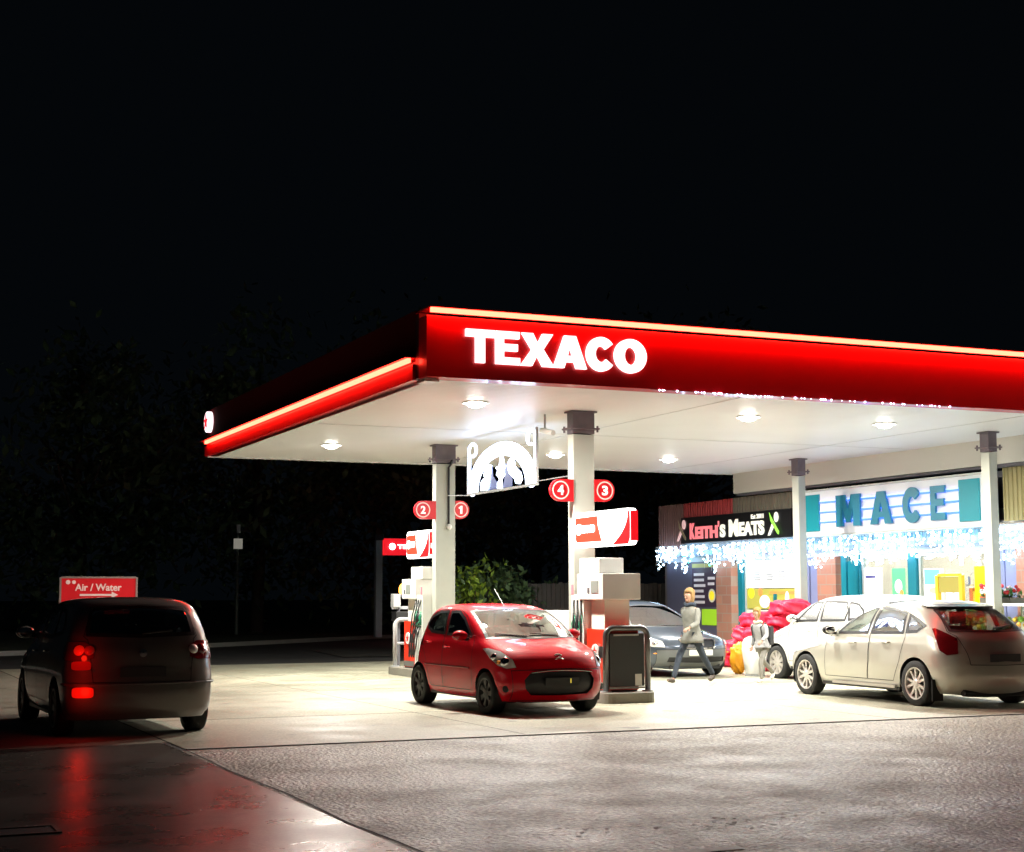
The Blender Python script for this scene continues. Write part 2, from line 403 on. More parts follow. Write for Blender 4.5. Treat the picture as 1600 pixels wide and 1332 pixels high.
star((X0-.115, 31.9, 5.19), .165, '-x', mat('star_red', (.7,.01,.02), .4, emit=(1,.02,.03), es=.7), lo)
bx('corner_bracket', white_paint, cn, (X0+.02, X0+.22, 19.3, 19.6, ZC-.05, ZC-.005))
# columns
for cxx, cyy, a, c_ in ((10.9,22.0,.185,.10),(10.9,28.0,.20,.10),(19.1,22.0,.09,.11),(19.1,28.0,.09,.12)):
    p = bx('column', mat('column_paint', (.44,.45,.40), .42, noise=.14, nscale=2.5), cn, (cxx-a,cxx+a,cyy-c_,cyy+c_,.1,4.12), bevel=.01)
    q = MB(); q.box(cxx-a-.005,cxx+a+.005,cyy-c_-.005,cyy+c_+.005,4.135,4.5)
    q.box(cxx-a-.07,cxx+a+.07,cyy-c_-.07,cyy+c_+.07,4.20,4.225); q.box(cxx-a-.04,cxx+a+.04,cyy-c_-.04,cyy+c_+.04,4.47,4.495)
    for dx in (-a-.04,a+.04):
        for dy in (-c_-.04,c_+.04): q.lathe([(.018,0),(.018,.10)], (cxx+dx,cyy+dy,4.16), n=8)
    q.build('head_plate', mat('head_steel', (.16,.13,.15), .5, noise=.3, nscale=6), p)
    q = MB(); q.box(cxx-a-.06,cxx+a+.06,cyy-c_-.06,cyy+c_+.06,.1,.14); q.build('foot_plate', steel_grey, p)
# lamps
for i, (lx, ly) in enumerate(((8.9,21.55),(13.75,21.56),(16.5,21.58),(8.85,28.75),(13.75,28.95),(16.5,29.05))):
    h = MB(); h.lathe([(.20,0),(.20,.02),(.145,.025),(.145,.01)], (lx,ly,ZC-.022), n=28, cap=False)
    p = h.build('ceiling_lamp', white_paint, cn, smooth=False)
    MB().lathe([(.14,0),(.13,-.03),(.10,-.052),(.05,-.065),(.01,-.07)], (lx,ly,ZC-.015), n=28).build('diffuser', mat('lamp_glow', (1,1,1), .3, emit=(1,.97,.88), es=22), p, smooth=True)
    ld = bpy.data.lights.new('lamp_light', 'AREA'); ld.shape = 'DISK'; ld.size = .26; ld.energy = LAMP_W; ld.color = (1,.965,.86); ld.spread = R(172)
    lo_ = bpy.data.objects.new('lamp_light', ld); col.objects.link(lo_); lo_.parent = cn
    lo_.location = Vector((lx, ly, ZC-.095)) - ORG[cn.name]

# cctv camera under canopy
ct = thing('security_camera', 'small grey security camera hanging under the canopy near the nativity lights', 'camera', (10.55, 22.6, 4.5))
MB().tube([(10.55,22.6,4.5),(10.55,22.6,4.3),(10.5,22.5,4.22)], .018).build('bracket', steel_grey, ct)
MB().tube([(10.5,22.62,4.24),(10.56,22.3,4.17)], .045, 10).build('housing', white_paint, ct)
# drain pipe / cable on the far left column
cb = thing('hanging_cable', 'black cable running down the column that carries signs 1 and 2', 'cable', (10.95, 27.8, 0))
MB().tube([(11.02,27.86,4.2),(11.0,27.86,4.12),(10.95,27.87,4.05),(10.95,27.87,2.95)], .022, 6).build('cord', black_plastic, cb)
MB().ball((10.95,27.85,2.9), .06, 2).build('plug_box', white_paint, cb, smooth=True)

# pump number signs
red_sign = mat('sign_red', (.60,.008,.015), .35, emit=(1,.02,.02), es=.06)
ring_m = mat('sign_ring', (.85,.6,.55), .4, emit=(1,.62,.55), es=.12)
num_m = mat('sign_number', (.9,.88,.86), .4, emit=(1,.9,.85), es=.25)
def num_sign(n_, cxx, hw, cyy, side, u, v, lab):
    y = cyy-.06; cc = at(u, v, y=y); c, zz = cc.x, cc.z
    t = thing('pump_number_sign', lab, 'number sign', (cxx, cyy, zz), group='round red pump number signs on the columns')
    r = .175; pts = []
    for i in range(25):
        a = -PI/2+PI*i/24; pts.append((c+side*r*math.cos(a), zz+r*math.sin(a)))
    pts += [(cxx+side*(hw+.003), zz+r), (cxx+side*(hw+.003), zz-r)]
    MB().prism(pts, .06, (0,y,0), 'xz').build('plate', red_sign, t)
    rg = MB(); N = 40; yo = y-.004
    for i in range(N):
        a, a2 = 2*PI*i/N, 2*PI*(i+1)/N
        P = lambda rr, aa: (c+rr*math.cos(aa), yo, zz+rr*math.sin(aa))
        rg.quad(P(.147,a), P(.147,a2), P(.124,a2), P(.124,a))
    rg.build('ring', ring_m, t)
    if n_ == '1': MB().prism([(c+(p)*.7,zz+q*.7) for p, q in ((-.025,-.11),(.04,-.11),(.04,.11),(-.005,.11),(-.075,.055),(-.055,.02),(-.025,.04))], -.016, (0,y-.002,0), 'xz').build('number', num_m, t)
    else: text_mesh(n_, .10, .155, .012, .035, '-y', (c, y-.008, zz), num_m, t, 'number')
num_sign('4', 10.9, .185, 21.95, -1, 876, 766, 'round red sign with number 4 left of the nearer column')
num_sign('3', 10.9, .185, 21.95, 1, 945, 767, 'round red sign with number 3 right of the nearer column')
num_sign('2', 10.9, .20, 27.95, -1, 661, 797, 'round red sign with number 2 left of the farther column')
num_sign('1', 10.9, .20, 27.95, 1, 720, 797, 'round red sign with number 1 right of the farther column')

# lit header signs over the pumps
hd_white = mat('header_white', (.9,.9,.9), .3, emit=(1,1,.97), es=2.2)
hd_red = mat('header_red', (.6,.02,.01), .3, emit=(1,.10,.05), es=.55)
hd_red2 = mat('header_red_deep', (.6,.01,.01), .3, emit=(1,.01,.02), es=.45)
def header(yn, yf, lab, near_logo=False):
    x0, x1 = 10.72, 10.83; t = thing('header_sign', lab, 'lit sign', (10.8, (yn+yf)/2, 2.3), group='lit header signs above the pumps')
    def prof(ya, yb, x):  # rounded outline in yz
        z0, z1, r = 2.32, 2.86, .10; P = []
        for cy_, cz, a0 in ((yb-r,z1-r,0),(ya+r,z1-r,90),(ya+r,z0+r,180),(yb-r,z0+r,270)):
            for i in range(5): a = R(a0+i*22.5); P.append((cy_+r*math.cos(a), cz+r*math.sin(a)))
        return P
    MB().prism(prof(yn, yf, 0), x1-x0, (x0,0,0), 'yz').build('light_box', hd_white, t)
    L = yf-yn
    # far-end red logo panel and near-end red swoosh, on both faces
    for xf, d in ((x0-.004, 1), (x1+.004, -1)):
        pan = [(yf-.06, 2.40), (yf-.03, 2.46), (yf-.03, 2.78), (yf-L*.42, 2.79), (yf-L*.43, 2.65), (yf-L*.50, 2.40)]
        MB().prism([(a, z) for a, z in pan], .006*d*-1, (xf,0,0), 'yz').build('logo_panel', hd_red, t)
        sw = [(yn+.07,2.335),(yn+.015,2.42),(yn+.008,2.60),(yn+.015,2.78),(yn+.05,2.83)] + [(yn+.075+.50*(i/10)**2.2, 2.82-.485*(i/10)) for i in range(11)]
        MB().prism(sw, .006*d*-1, (xf,0,0), 'yz').build('swoosh', hd_red2, t)
    MB().box(x0-.003, x1+.003, yn-.014, yn-.001, 2.38, 2.82).build('end_cap', hd_red2, t)
    MB().lathe([(.085,0),(.085,.012)], (x0-.012, yf-.16, 2.60), (-1,0,0), 20).build('round_mark', hd_white, t)
    text_mesh('TEXACO', L*.24, .12, .01, .03, '-x', (x0-.018, yf-L*.26, 2.60), hd_white, t, 'lettering', 2)
    bx('mounting_arm', steel_grey, t, (10.735, 10.815, *( (yf, 21.8) if yf < 22 else (28.12, yn)), 2.5, 2.6)) 
header(20.02, 21.86, 'white lit header sign with red end, cantilevered over the nearer pump')
header(28.3, 29.6, 'white lit header sign partly hidden behind the farther column')

# ------------------------------------------------------------------ pump islands
isl_m = mat('island_kerb', (.24,.225,.19), .7, noise=.2, nscale=4, bump=.3)
def island(ya, yb, lab):
    t = MB(); x0, x1, r = 10.48, 11.32, .14; P = []
    for cx_, cy_, a0 in ((x1-r,yb-r,0),(x0+r,yb-r,90),(x0+r,ya+r,180),(x1-r,ya+r,270)):
        for i in range(5): a = R(a0+i*22.5); P.append((cx_+r*math.cos(a), cy_+r*math.sin(a)))
    t.prism(P, .16, (0,0,.0), 'xy'); o = t.build('pump_island', isl_m, bevel=.012)
    tag(o, lab, 'pump island', 'raised pump islands')
island(20.35, 23.6, 'raised concrete island under the nearer pump and barrier')
island(26.6, 30.1, 'raised concrete island under the farther pump')
def barrier(yc, lab, panel=True):
    t = thing('crash_barrier', lab, 'barrier', (10.9, yc, .16), group='tubular barriers at the island ends')
    x0, x1, z1, r = 10.60, 11.30, 1.10, .12; pts = [(x0,yc,.16)]
    for i in range(6): a = PI-PI/2*i/5; pts.append((x0+r+r*math.cos(a), yc, z1-r+r*math.sin(a)))
    for i in range(6): a = PI/2-PI/2*i/5; pts.append((x1-r+r*math.cos(a), yc, z1-r+r*math.sin(a)))
    pts.append((x1,yc,.16))
    MB().tube(pts, .045, 12).build('hoop', mat('hoop_steel', (.13,.13,.13) if panel else (.34,.35,.34), .3, metal=.6) if panel else steel_grey, t, smooth=True)
    if panel:
        bx('panel', mat('slate_panel', (.035,.037,.038), .55, noise=.15, nscale=3), t, (x0+.06,x1-.06,yc-.015,yc+.015,.24,1.02), bevel=.006)
        bx('top_trim', mat('trim_pale', (.5,.5,.48), .4), t, (x0+.12,x1-.16,yc-.028,yc-.016,.985,1.01))
        bx('bottom_rail', mat('rail_pale', (.40,.40,.38), .4), t, (x0+.05,x1-.05,yc-.022,yc+.012,.205,.235))
        bx('sticker', mat('sticker_white', (.75,.75,.7), .5), t, (x1-.22,x1-.11,yc-.022,yc-.016,.25,.42))
    else:
        MB().tube([(x0,yc,.62),(x1,yc,.62)], .03, 10).build('crossbar', steel_grey, t)
    for xx in (x0, x1): MB().lathe([(.085,0),(.085,.02)], (xx,yc,.16), n=16).build('foot', steel_grey, t)
barrier(20.62, 'black tubular barrier with dark slate panel on the nearer island end')
barrier(29.93, 'plain grey tubular barrier on the far island end', False)

pump_red = mat('pump_red', (.70,.035,.012), .35, coat=.2)
pump_white = mat('pump_white', (.78,.78,.74), .35, noise=.04)
def pump(y_cab, s, lab):
    """cabinet centre y_cab; s=+1 when the column lies at larger y"""
    t = thing('fuel_pump', lab, 'fuel pump', (10.9, y_cab, .16), group='fuel pumps on the islands')
    h = .31
    x0, x1 = 10.62, 11.18
    c = bx('cabinet', pump_red, t, (x0, x1, y_cab-h, y_cab+h, .18, 1.08), bevel=.015)
    bx('plinth', dark_steel, t, (x0+.02, x1-.02, y_cab-h+.02, y_cab+h-.02, .158, .18))
    bx('dark_band', black_plastic, c, (x0-.012, x0-.001, y_cab-.26, y_cab+.10, .66, .83))
    MB().lathe([(.115,0),(.115,.02)], (x0-.012, y_cab-.02*s, .745), (-1,0,0), 24).build('round_badge', mat('badge_white', (.85,.82,.8), .4), c)
    star((x0-.034, y_cab-.02*s, .745), .085, '-x', mat('badge_red', (.6,.01,.01), .4), c, .004)
    kb = MB(); kb.box(x0-.07, x0-.061, y_cab+.08, y_cab+.14, 1.62, 1.70); kb.build('keypad', dark_steel, t)
    bx('kick_plate', mat('kick_steel', (.3,.3,.3), .35, metal=.7, noise=.2), c, (x0-.006, x0-.001, y_cab-.28, y_cab+.28, .20, .30))
    # upper body between cabinet and display
    bx('neck', mat('neck_pale', (.80,.80,.72), .65), t, (x0+.08, x1-.06, y_cab-.14, y_cab+h-.02, 1.08, 1.52))
    d = bx('display_head', pump_white, t, (x0-.06, x1+.02, y_cab-.36, y_cab+.50, 1.52, 1.91) if s > 0 else (x0-.06, x1+.02, y_cab-.50, y_cab+.28, 1.52, 1.91), bevel=.015)
    bx('upper_head', pump_white, t, (x0+.04, x1-.10, *((y_cab-.05, y_cab+.62) if s > 0 else (y_cab-.62, y_cab+.02)), 1.912, 2.15), bevel=.015)
    yy = y_cab-.1
    bx('screen', mat('pump_screen', (.25,.27,.25), .2), d, (x0-.07, x0-.061, yy-.12, yy+.12, 1.62, 1.80))
    # hose tower
    ty = y_cab + s*.58
    tw = MB()
    for k in range(4): a = ty-.22+k*.125; tw.box(10.60, 11.2, a, a+.05, .17, 1.515)
    tw.box(10.60,11.2,ty-.22,ty+.205,1.515,1.60); tw.box(10.66,11.14,ty-.20,ty+.185,.17,.6)
    tw.build('hose_tower', pump_white, t)
    for k, cc in enumerate(((.02,.22,.10), (.015,.015,.015), (.02,.22,.10))):
        a = ty-.145+k*.125; nz_ = mat('nozzle_green', (.02,.22,.12), .4) if cc[1] > .1 else black_plastic
        n_ = MB(); n_.tube([(10.60,a,1.02),(10.57,a,1.15),(10.62,a,1.27)], .028, 8); n_.tube([(10.57,a,1.10),(10.50,a,1.02),(10.58,a,.98)], .012, 6)
        n_.build('nozzle', nz_, t, smooth=True)
        P = [(10.59+.0, a+.01, 1.0)]
        for i in range(1,12):
            q = i/12; P.append((10.55-.05*math.sin(q*PI), a+s*-.16*math.sin(q*PI*.9), 1.0-.82*math.sin(q*PI)+.45*q))
        P.append((10.60,a+.02,1.5))
        MB().tube(P, .014, 6).build('hose', black_plastic, t, smooth=True)
    st = MB(); st.box(10.592,10.598,ty+.12*s,ty+.2*s,1.6,1.75); st.build('sticker', mat('sticker_pinkblue', (.7,.2,.25), .5), t)
pump(20.98, 1, 'red and white fuel pump beside the dark barrier on the nearer island')
pump(29.15, -1, 'red and white fuel pump behind the farther column')
# white stack between islands and amber beacon cabinet
sv = thing('service_cabinet', 'low white cabinet glimpsed behind the red hatchback roof', 'cabinet', (10.9, 23.1, .16))
bx('body', pump_white, sv, (10.65,11.15,22.75,23.4,.17,1.34), bevel=.02)
bx('door_panel', black_plastic, sv, (10.64,10.648,22.8,23.0,.5,1.2))
ac = thing('beacon_stand', 'pale stand with a glowing amber lamp beside the far barrier', 'beacon', (11.1, 31.15, 0))
MB().tube([(11.1,31.15,0),(11.1,31.15,1.52)], .04, 10).build('post', dark_steel, ac)
bx('box', steel_grey, ac, (10.96,11.12,31.06,31.24,1.34,1.62), bevel=.01)
bx('arm', steel_grey, ac, (10.96,11.5,31.12,31.18,1.30,1.36))
bx('tray', black_plastic, ac, (11.0,11.5,31.0,31.3,1.05,1.25), bevel=.01)
MB().lathe([(.06,0),(.085,.04),(.08,.14),(.05,.2),(.01,.22)], (11.20,31.15,1.62), n=16).build('lamp', mat('amber_glow', (1,.4,.05), .3, emit=(1,.33,.04), es=5), ac, smooth=True)
bx('lamp_base', dark_steel, ac, (11.10,11.30,31.08,31.22,1.56,1.618))

# distant sign on a post (across the forecourt)
ps = thing('roadside_sign', 'red lit sign box on a tall grey square post by the road', 'sign', (18.2, 53.0, .1))
bx('post', mat('post_grey', (.75,.75,.82), .5), ps, (18.0,18.24,52.9,53.12,.1,3.55))
q = bx('light_box', mat('far_red', (.6,.02,.05), .4, emit=(1,.015,.025), es=.45), ps, (18.3,20.6,52.95,53.1,3.02,3.62))
bx('dark_cap', dark_steel, ps, (17.98,18.29,52.92,53.12,3.56,3.75))
MB().lathe([(.12,0),(.12,.02)], (18.62,52.93,3.33), (0,-1,0), 16).build('round_mark', hd_white, ps)
text_mesh('TEXACO', 1.25, .16, .02, .03, '-y', (19.45,52.93,3.33), hd_white, ps, 'lettering', 2)
# lamp post with notice far left
lp = thing('notice_post', 'slim dark post with a small pale notice box near its top, left of the canopy', 'post', (13.6, 55.5, .2))
MB().tube([(13.6,55.5,.2),(13.6,55.5,4.0)], .07, 10, taper=.6).build('pole', mat('pole_green', (.10,.13,.11), .5), lp)
bx('notice_box', mat('notice', (.62,.6,.5), .5, emit=(1,.95,.8), es=.10), lp, (13.45,13.75,55.38,55.5,3.27,3.64))
bx('finial', steel_grey, lp, (13.55,13.68,55.45,55.55,3.85,4.15))
MB().tube([(13.6,55.5,3.95),(13.95,55.4,3.92)], .02, 6).build('arm', dark_steel, lp)

# air / water sign
aw = thing('air_water_sign', 'red Air / Water sign with arrow behind the dark people carrier', 'sign', (4.95, 25.2, 0))
p0 = at(93,902,y=25.2); p1 = at(215,902,y=25.2); pz = at(150,960,y=25.2).z
aw_red = mat('aw_red', (.62,.012,.02), .4, emit=(1,.012,.02), es=.10)
bd = bx('board', aw_red, aw, (p0.x+.03,p1.x-.03,25.18,25.22,pz,p0.z-.02))
e_ = MB(); e_.box(p0.x,p0.x+.03,25.17,25.23,0,p0.z); e_.box(p1.x-.03,p1.x,25.17,25.23,0,p0.z); e_.box(p0.x+.03,p1.x-.03,25.17,25.23,p0.z-.02,p0.z+.01); e_.build('frame', mat('aw_frame', (.35,.3,.28), .5), aw)
awt = mat('aw_text', (.85,.7,.66), .5, emit=(1,.65,.6), es=.12)
c_ = at(154,918,y=25.16); text_mesh('Air / Water', at(190,918,y=25.2).x-at(117,918,y=25.2).x, .115, .008, .025, '-y', (c_.x,25.172,c_.z), awt, bd)
a0 = at(124,930,y=25.2); a1 = at(184,930,y=25.2)
ar = MB(); ar.box(a0.x,a1.x-.1,25.165,25.178,a0.z-.015,a0.z+.015); ar.prism([(a1.x-.1,a0.z-.05),(a1.x,a0.z),(a1.x-.1,a0.z+.05)], .013, (0,25.165,0), 'xz'); ar.build('arrow', awt, bd)
lm_ = at(109,910,y=25.2); q = MB(); q.lathe([(.035,0),(.035,.01)], (lm_.x-.03,25.178,lm_.z), (0,-1,0), 14); q.lathe([(.03,0),(.03,.01)], (lm_.x+.06,25.178,lm_.z), (0,-1,0), 14); q.build('small_marks', awt, bd)

# ------------------------------------------------------------------ nativity light figure hung between columns
ice = mat('rope_white', (.9,.95,1), .4, emit=(.60,.72,1), es=3.2)
nv = thing('nativity_light', 'white glowing nativity scene motif hung between the two left columns', 'light motif', (10.9, 25.2, 3.43))
ya, yb, zb = 26.74, 23.68, 3.46     # ya = far (left in photo)
fr = MB(); fr.box(10.88,10.92,yb,ya,zb-.03,zb+.01); fr.box(10.88,10.92,ya,ya+.025,zb-.03,4.36); fr.box(10.88,10.92,yb-.025,yb,zb-.03,4.42); fr.build('frame', steel_grey, nv)
def P2(a, c): return (10.9, ya+(yb-ya)*a, zb+c)
b = MB()
W_ = yb-ya
# thick scalloped arch: rope loops following a half ellipse, several rows
for row, (rx, rz) in enumerate(((.485,.80),(.455,.75),(.425,.70),(.395,.65),(.365,.60))):
    b.tube([P2(.5+rx*math.cos(PI-PI*i/30), .02+rz*math.sin(PI*i/30)) for i in range(31)], .024, 6)
for i in range(17):   # scallops
    a = PI-PI*i/16; cx_, cz = .5+.43*math.cos(a), .04+.70*math.sin(a)
    b.tube([P2(cx_+.05*math.cos(2*PI*k/10), cz+.08*math.sin(2*PI*k/10)) for k in range(10)], .016, 6, closed=True)
b.build('arch', ice, nv)
b = MB()
for s_, x0 in ((1, .02), (-1, .98)):
    pts = []
    for i in range(22):
        q = i/21; a = q*PI*1.55; rr = .065*(1-.35*q)
        pts.append(P2(x0+s_*(.055-rr*math.cos(a)) , .72+.02+2.6*rr*math.sin(a)*.9+.05))
    b.tube([P2(x0+s_*.0, .28), P2(x0, .5), P2(x0, .72)]+pts, .026, 6)
b.build('scroll', ice, nv)
def fig(pts, name):
    m_ = MB(); n = len(pts); m_.prism([(ya+(yb-ya)*a, zb+c) for a, c in pts], .03, (10.885,0,0), 'yz'); return m_.build(name, ice, nv)
fig([(.48,.42),(.50,.56),(.515,.64),(.53,.56),(.55,.42),(.57,.38),(.545,.33),(.56,.25),(.52,.20),(.50,.12),(.48,.20),(.44,.27),(.46,.34),(.43,.40)], 'angel')
fig([(.30,.02),(.29,.18),(.25,.30),(.27,.42),(.31,.48),(.36,.46),(.36,.36),(.345,.28),(.345,.22),(.29,.17)], 'kneeling_figure')
fig([(.20,.03),(.20,.16),(.24,.24),(.28,.14),(.275,.03)], 'lamb')
fig([(.60,.40),(.62,.48),(.655,.52),(.69,.46),(.70,.36),(.74,.30),(.78,.24),(.80,.12),(.77,.04),(.72,.06),(.70,.15),(.66,.20),(.62,.27)], 'standing_figure')
fig([(.455,.02),(.455,.12),(.485,.17),(.515,.12),(.515,.02)], 'crib')
blue_m = mat('blue_glow', (.01,.03,.16), .4, emit=(.03,.10,.7), es=.12)
m_ = MB(); m_.prism([(ya+(yb-ya)*a, zb+c) for a, c in [(.27,.02),(.32,.02),(.45,.02),(.44,.14),(.38,.26),(.37,.44),(.33,.46),(.31,.2)]], .004, (10.905,0,0), 'yz')
m_.prism([(ya+(yb-ya)*a, zb+c) for a, c in [(.525,.02),(.66,.02),(.66,.16),(.60,.28),(.59,.44),(.555,.44),(.55,.2)]], .004, (10.905,0,0), 'yz'); m_.build('blue_mesh', blue_m, nv)
wr = MB(); wr.tube([(10.9,ya,3.44),(10.9,27.8,3.5)], .008, 5); wr.tube([(10.9,yb,3.5),(10.9,22.2,3.5)], .008, 5); wr.build('wire', steel_grey, nv)

# ------------------------------------------------------------------ shop building
XS = 20.4
def rib_mat(name, c):
    return mat(name, c, .5, noise=.08, nscale=1)
brick = bpy.data.materials.new('brick'); brick.use_nodes = True
t_ = brick.node_tree; b_ = t_.nodes['Principled BSDF']; bt = t_.nodes.new('ShaderNodeTexBrick'); tcn = t_.nodes.new('ShaderNodeTexCoord'); mp = t_.nodes.new('ShaderNodeMapping')
sx_ = t_.nodes.new('ShaderNodeSeparateXYZ'); cb_ = t_.nodes.new('ShaderNodeCombineXYZ')
t_.links.new(tcn.outputs['Object'], sx_.inputs[0]); t_.links.new(sx_.outputs['Y'], cb_.inputs['X']); t_.links.new(sx_.outputs['Z'], cb_.inputs['Y'])
bt.inputs['Color1'].default_value = (.42,.20,.14,1); bt.inputs['Color2'].default_value = (.34,.16,.12,1); bt.inputs['Mortar'].default_value = (.32,.24,.2,1)
bt.inputs['Scale'].default_value = 1.0; bt.inputs['Brick Width'].default_value = .44; bt.inputs['Row Height'].default_value = .225; bt.inputs['Mortar Size'].default_value = .012
t_.links.new(cb_.outputs[0], bt.inputs['Vector']); t_.links.new(bt.outputs['Color'], b_.inputs['Base Color']); b_.inputs['Roughness'].default_value = .8
teal = mat('teal_paint', (.01,.20,.27), .35)
lav = mat('pale_blue_panel', (.22,.25,.45), .4, noise=.1)
shopw = mat('shop_wall', (.72,.70,.66), .6)
sb = thing('shop_building', 'long low shop with brick piers, teal frames and ribbed cladding beside the canopy', 'shop', (XS, 29, 0))
YN, YFA = 15.0, 36.3
bx('roof', dark_steel, sb, (20.41, 28, YN, YFA-.01, 3.80, 3.92))
bx('rear_wall', shopw, sb, (27.8, 28, YN, YFA-.22, 0, 3.79))
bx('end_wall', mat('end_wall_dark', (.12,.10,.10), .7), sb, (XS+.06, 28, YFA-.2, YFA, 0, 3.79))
bx('near_end_wall', shopw, sb, (XS+.06, 28, YN, YN+.2, 0, 3.79))
bx('shop_floor', mat('shop_floor', (.45,.43,.4), .3), sb, (XS+.25, 27.8, YN+.2, YFA-.2, .0, .10))
bx('shop_ceiling', mat('shop_ceiling', (.8,.8,.78), .7), sb, (XS+.25, 27.8, YN+.2, YFA-.2, 2.95, 3.0))
bx('inner_partition', shopw, sb, (XS+.3, 27.8, 30.0, 30.1, .1, 2.94))
lit = mat('ceiling_light_lit', (1,1,1), .4, emit=(1,.93,.78), es=48)
for yy in (17.5, 20.5, 23.6, 26.4, 28.9, 31.3, 33.8):
    for xx in (21.6, 24.5): bx('ceiling_light', lit, sb, (xx, xx+1.2, yy-.12, yy+.12, 2.92, 2.948))
# ribbed cladding band above shopfront
def ribbed(y0, y1, za, zb_, m, name='cladding'):
    b = MB(); y = y0; x = 20.3; 
    while y < y1-1e-3:
        q = min(.12, y1-y)
        pts = [(x,y),(x,y+q*.45),(x-.025,y+q*.55),(x-.025,y+q*.9),(x,y+q)]
        for (xa, a), (xb, c) in zip(pts, pts[1:]): b.quad((xa,a,za),(xb,c,za),(xb,c,zb_),(xa,a,zb_))
        y += q
    b.quad((x-.025,y0,zb_),(x+.1,y0,zb_),(x+.1,y1,zb_),(x-.025,y1,zb_)); b.quad((x,y1,za),(x+.1,y1,za),(x+.1,y1,zb_),(x,y1,zb_))
    return b.build(name, m, sb)
ribbed(34.98, 36.3, 2.72, 3.93, rib_mat('clad_plum', (.20,.105,.10)))
ribbed(32.58, 34.97, 3.50, 3.93, rib_mat('clad_red', (.42,.045,.05)))
ribbed(29.5, 32.57, 3.50, 3.94, rib_mat('clad_grey', (.17,.155,.12)))
ribbed(23.3, 29.49, 2.6, 3.1, mat('clad_blue', (.16,.32,.42), .4))
ribbed(YN, 23.0, 2.95, 3.96, rib_mat('clad_olive', (.30,.26,.12)))
bx('bulkhead', mat('bulkhead_white', (.66,.64,.58), .5, noise=.05, nscale=1), sb, (20.06, 20.31, YN, 32.18, 4.02, 4.56))
bx('bulkhead_soffit', dark_steel, sb, (20.1, 20.3, YN, 32.1, 3.96, 4.015))
# eaves band behind the icicle lights
bx('eaves_band', mat('eaves_band', (.20,.27,.42), .4), sb, (20.24, 20.34, YN, YFA, 2.56, 2.72))
bx('shopfront_lintel', mat('lintel_pale', (.45,.5,.6), .5), sb, (XS-.02, XS+.2, YN, YFA-.01, 2.42, 2.9))
# piers, low walls
for a, c in ((32.75,33.45),(28.42,29.12),(22.05,22.75),(18.0,18.7)):
    bx('brick_pier', brick, sb, (XS-.10, XS+.2, a, c, 0, 2.42))
for a, c in ((29.14,29.46),(29.52,29.86),(22.80,23.10),(23.13,23.42)):
    bx('blue_panel', lav, sb, (XS-.04, XS+.1, a, c, 0, 2.42))
bx('side_panel', mat('side_panel_dark', (.10,.10,.16), .5), sb, (XS, XS+.2, 33.46, YFA-.21, 0, 2.42))
for a, c in ((32.30,32.50),(28.10,28.28),(27.62,27.86),(25.72,25.98),(23.44,23.56)):
    bx('teal_frame', teal, sb, (XS-.06, XS+.08, a, c, .0, 2.42))
for a, c in ((30.9,30.96),): bx('teal_frame', teal, sb, (XS-.06, XS+.02, a, c, .9, 1.6))
clear = glass_mat('shop_glass', (.93,.96,.95), .05)
def pane(a, c, z0_, z1_):
    p = bx('window', mat('frame_pale', (.55,.6,.58), .4), sb, (XS, XS+.06, a, a+.05, z0_, z1_))
    q = MB(); q.box(XS, XS+.06, a+.05, c-.05, z0_, z0_+.05); q.box(XS, XS+.06, a+.05, c-.05, z1_-.05, z1_); q.box(XS, XS+.06, c-.05, c, z0_, z1_); q.build('frame', MATS['frame_pale'], p)
    bx('glass', clear, p, (XS+.02, XS+.03, a+.05, c-.05, z0_+.05, z1_-.05))
pane(29.95, 32.28, .55, 2.41); pane(26.0, 27.6, .1, 2.41); pane(23.58, 25.70, .1, 2.41)
pane(18.75, 22.0, .55, 2.41)
for a, c in ((29.88,32.3),(18.72,22.03)): bx('stall_riser', brick, sb, (XS-.02, XS+.18, a, c, 0, .54))
# door in the shop front
dr = bx('door', teal, sb, (XS-.02, XS+.04, 27.88, 28.08, .02, 2.3)); bx('handle', chrome, dr, (XS-.07, XS-.03, 27.92, 27.95, .9, 1.3))

# posters and panels on the glass  (each its own thing)
def poster(lab, a, c, z0_, z1_, m, x=XS-.012, extra=None, cat='poster', name='poster', grp='posters on the shop front'):
    t = thing(name, lab, cat, (x, (a+c)/2, z0_), group=grp)
    bx('sheet', m, t, (x-.008, x, a, c, z0_, z1_))
    if extra: extra(t, x-.009)
    return t
def E_(m, y, z, r, sy=1, sz=1):
    def f(t, x):
        b = MB(); pts = [(y+r*sy*math.cos(2*PI*i/20), z+r*sz*math.sin(2*PI*i/20)) for i in range(20)]
        b.prism(pts, -.004, (x,0,0), 'yz'); b.build('printed_spot', m, t)
    return f
def combo(*fs):
    def f(t, x):
        for k, g_ in enumerate(fs): g_(t, x-.005*k)
    return f
def bars(m, rows, a, c, h):
    def f(t, x):
        for k, z in enumerate(rows):
            rnd = random.Random(k*7+int(z*100)); b = MB(); b.box(x-.004, x, a+rnd.uniform(0,.25)*(c-a), c, z, z+h); b.build('printed_line', m, t)
    return f
em = lambda n, c, e: mat(n, c, .5, emit=c, es=e*.5)
chalk = mat('chalk_white', (.75,.72,.8), .6)
ylw = em('print_yellow', (.9,.72,.03), .5); orr = em('print_orange', (.9,.3,.08), .4); grn = em('print_green', (.10,.62,.22), .5)
oli = em('print_olive', (.45,.42,.08), .35); wht = em('print_white', (.85,.85,.85), .7); blu = em('print_blue', (.15,.45,.75), .5); redp = em('print_red', (.8,.08,.05), .4)
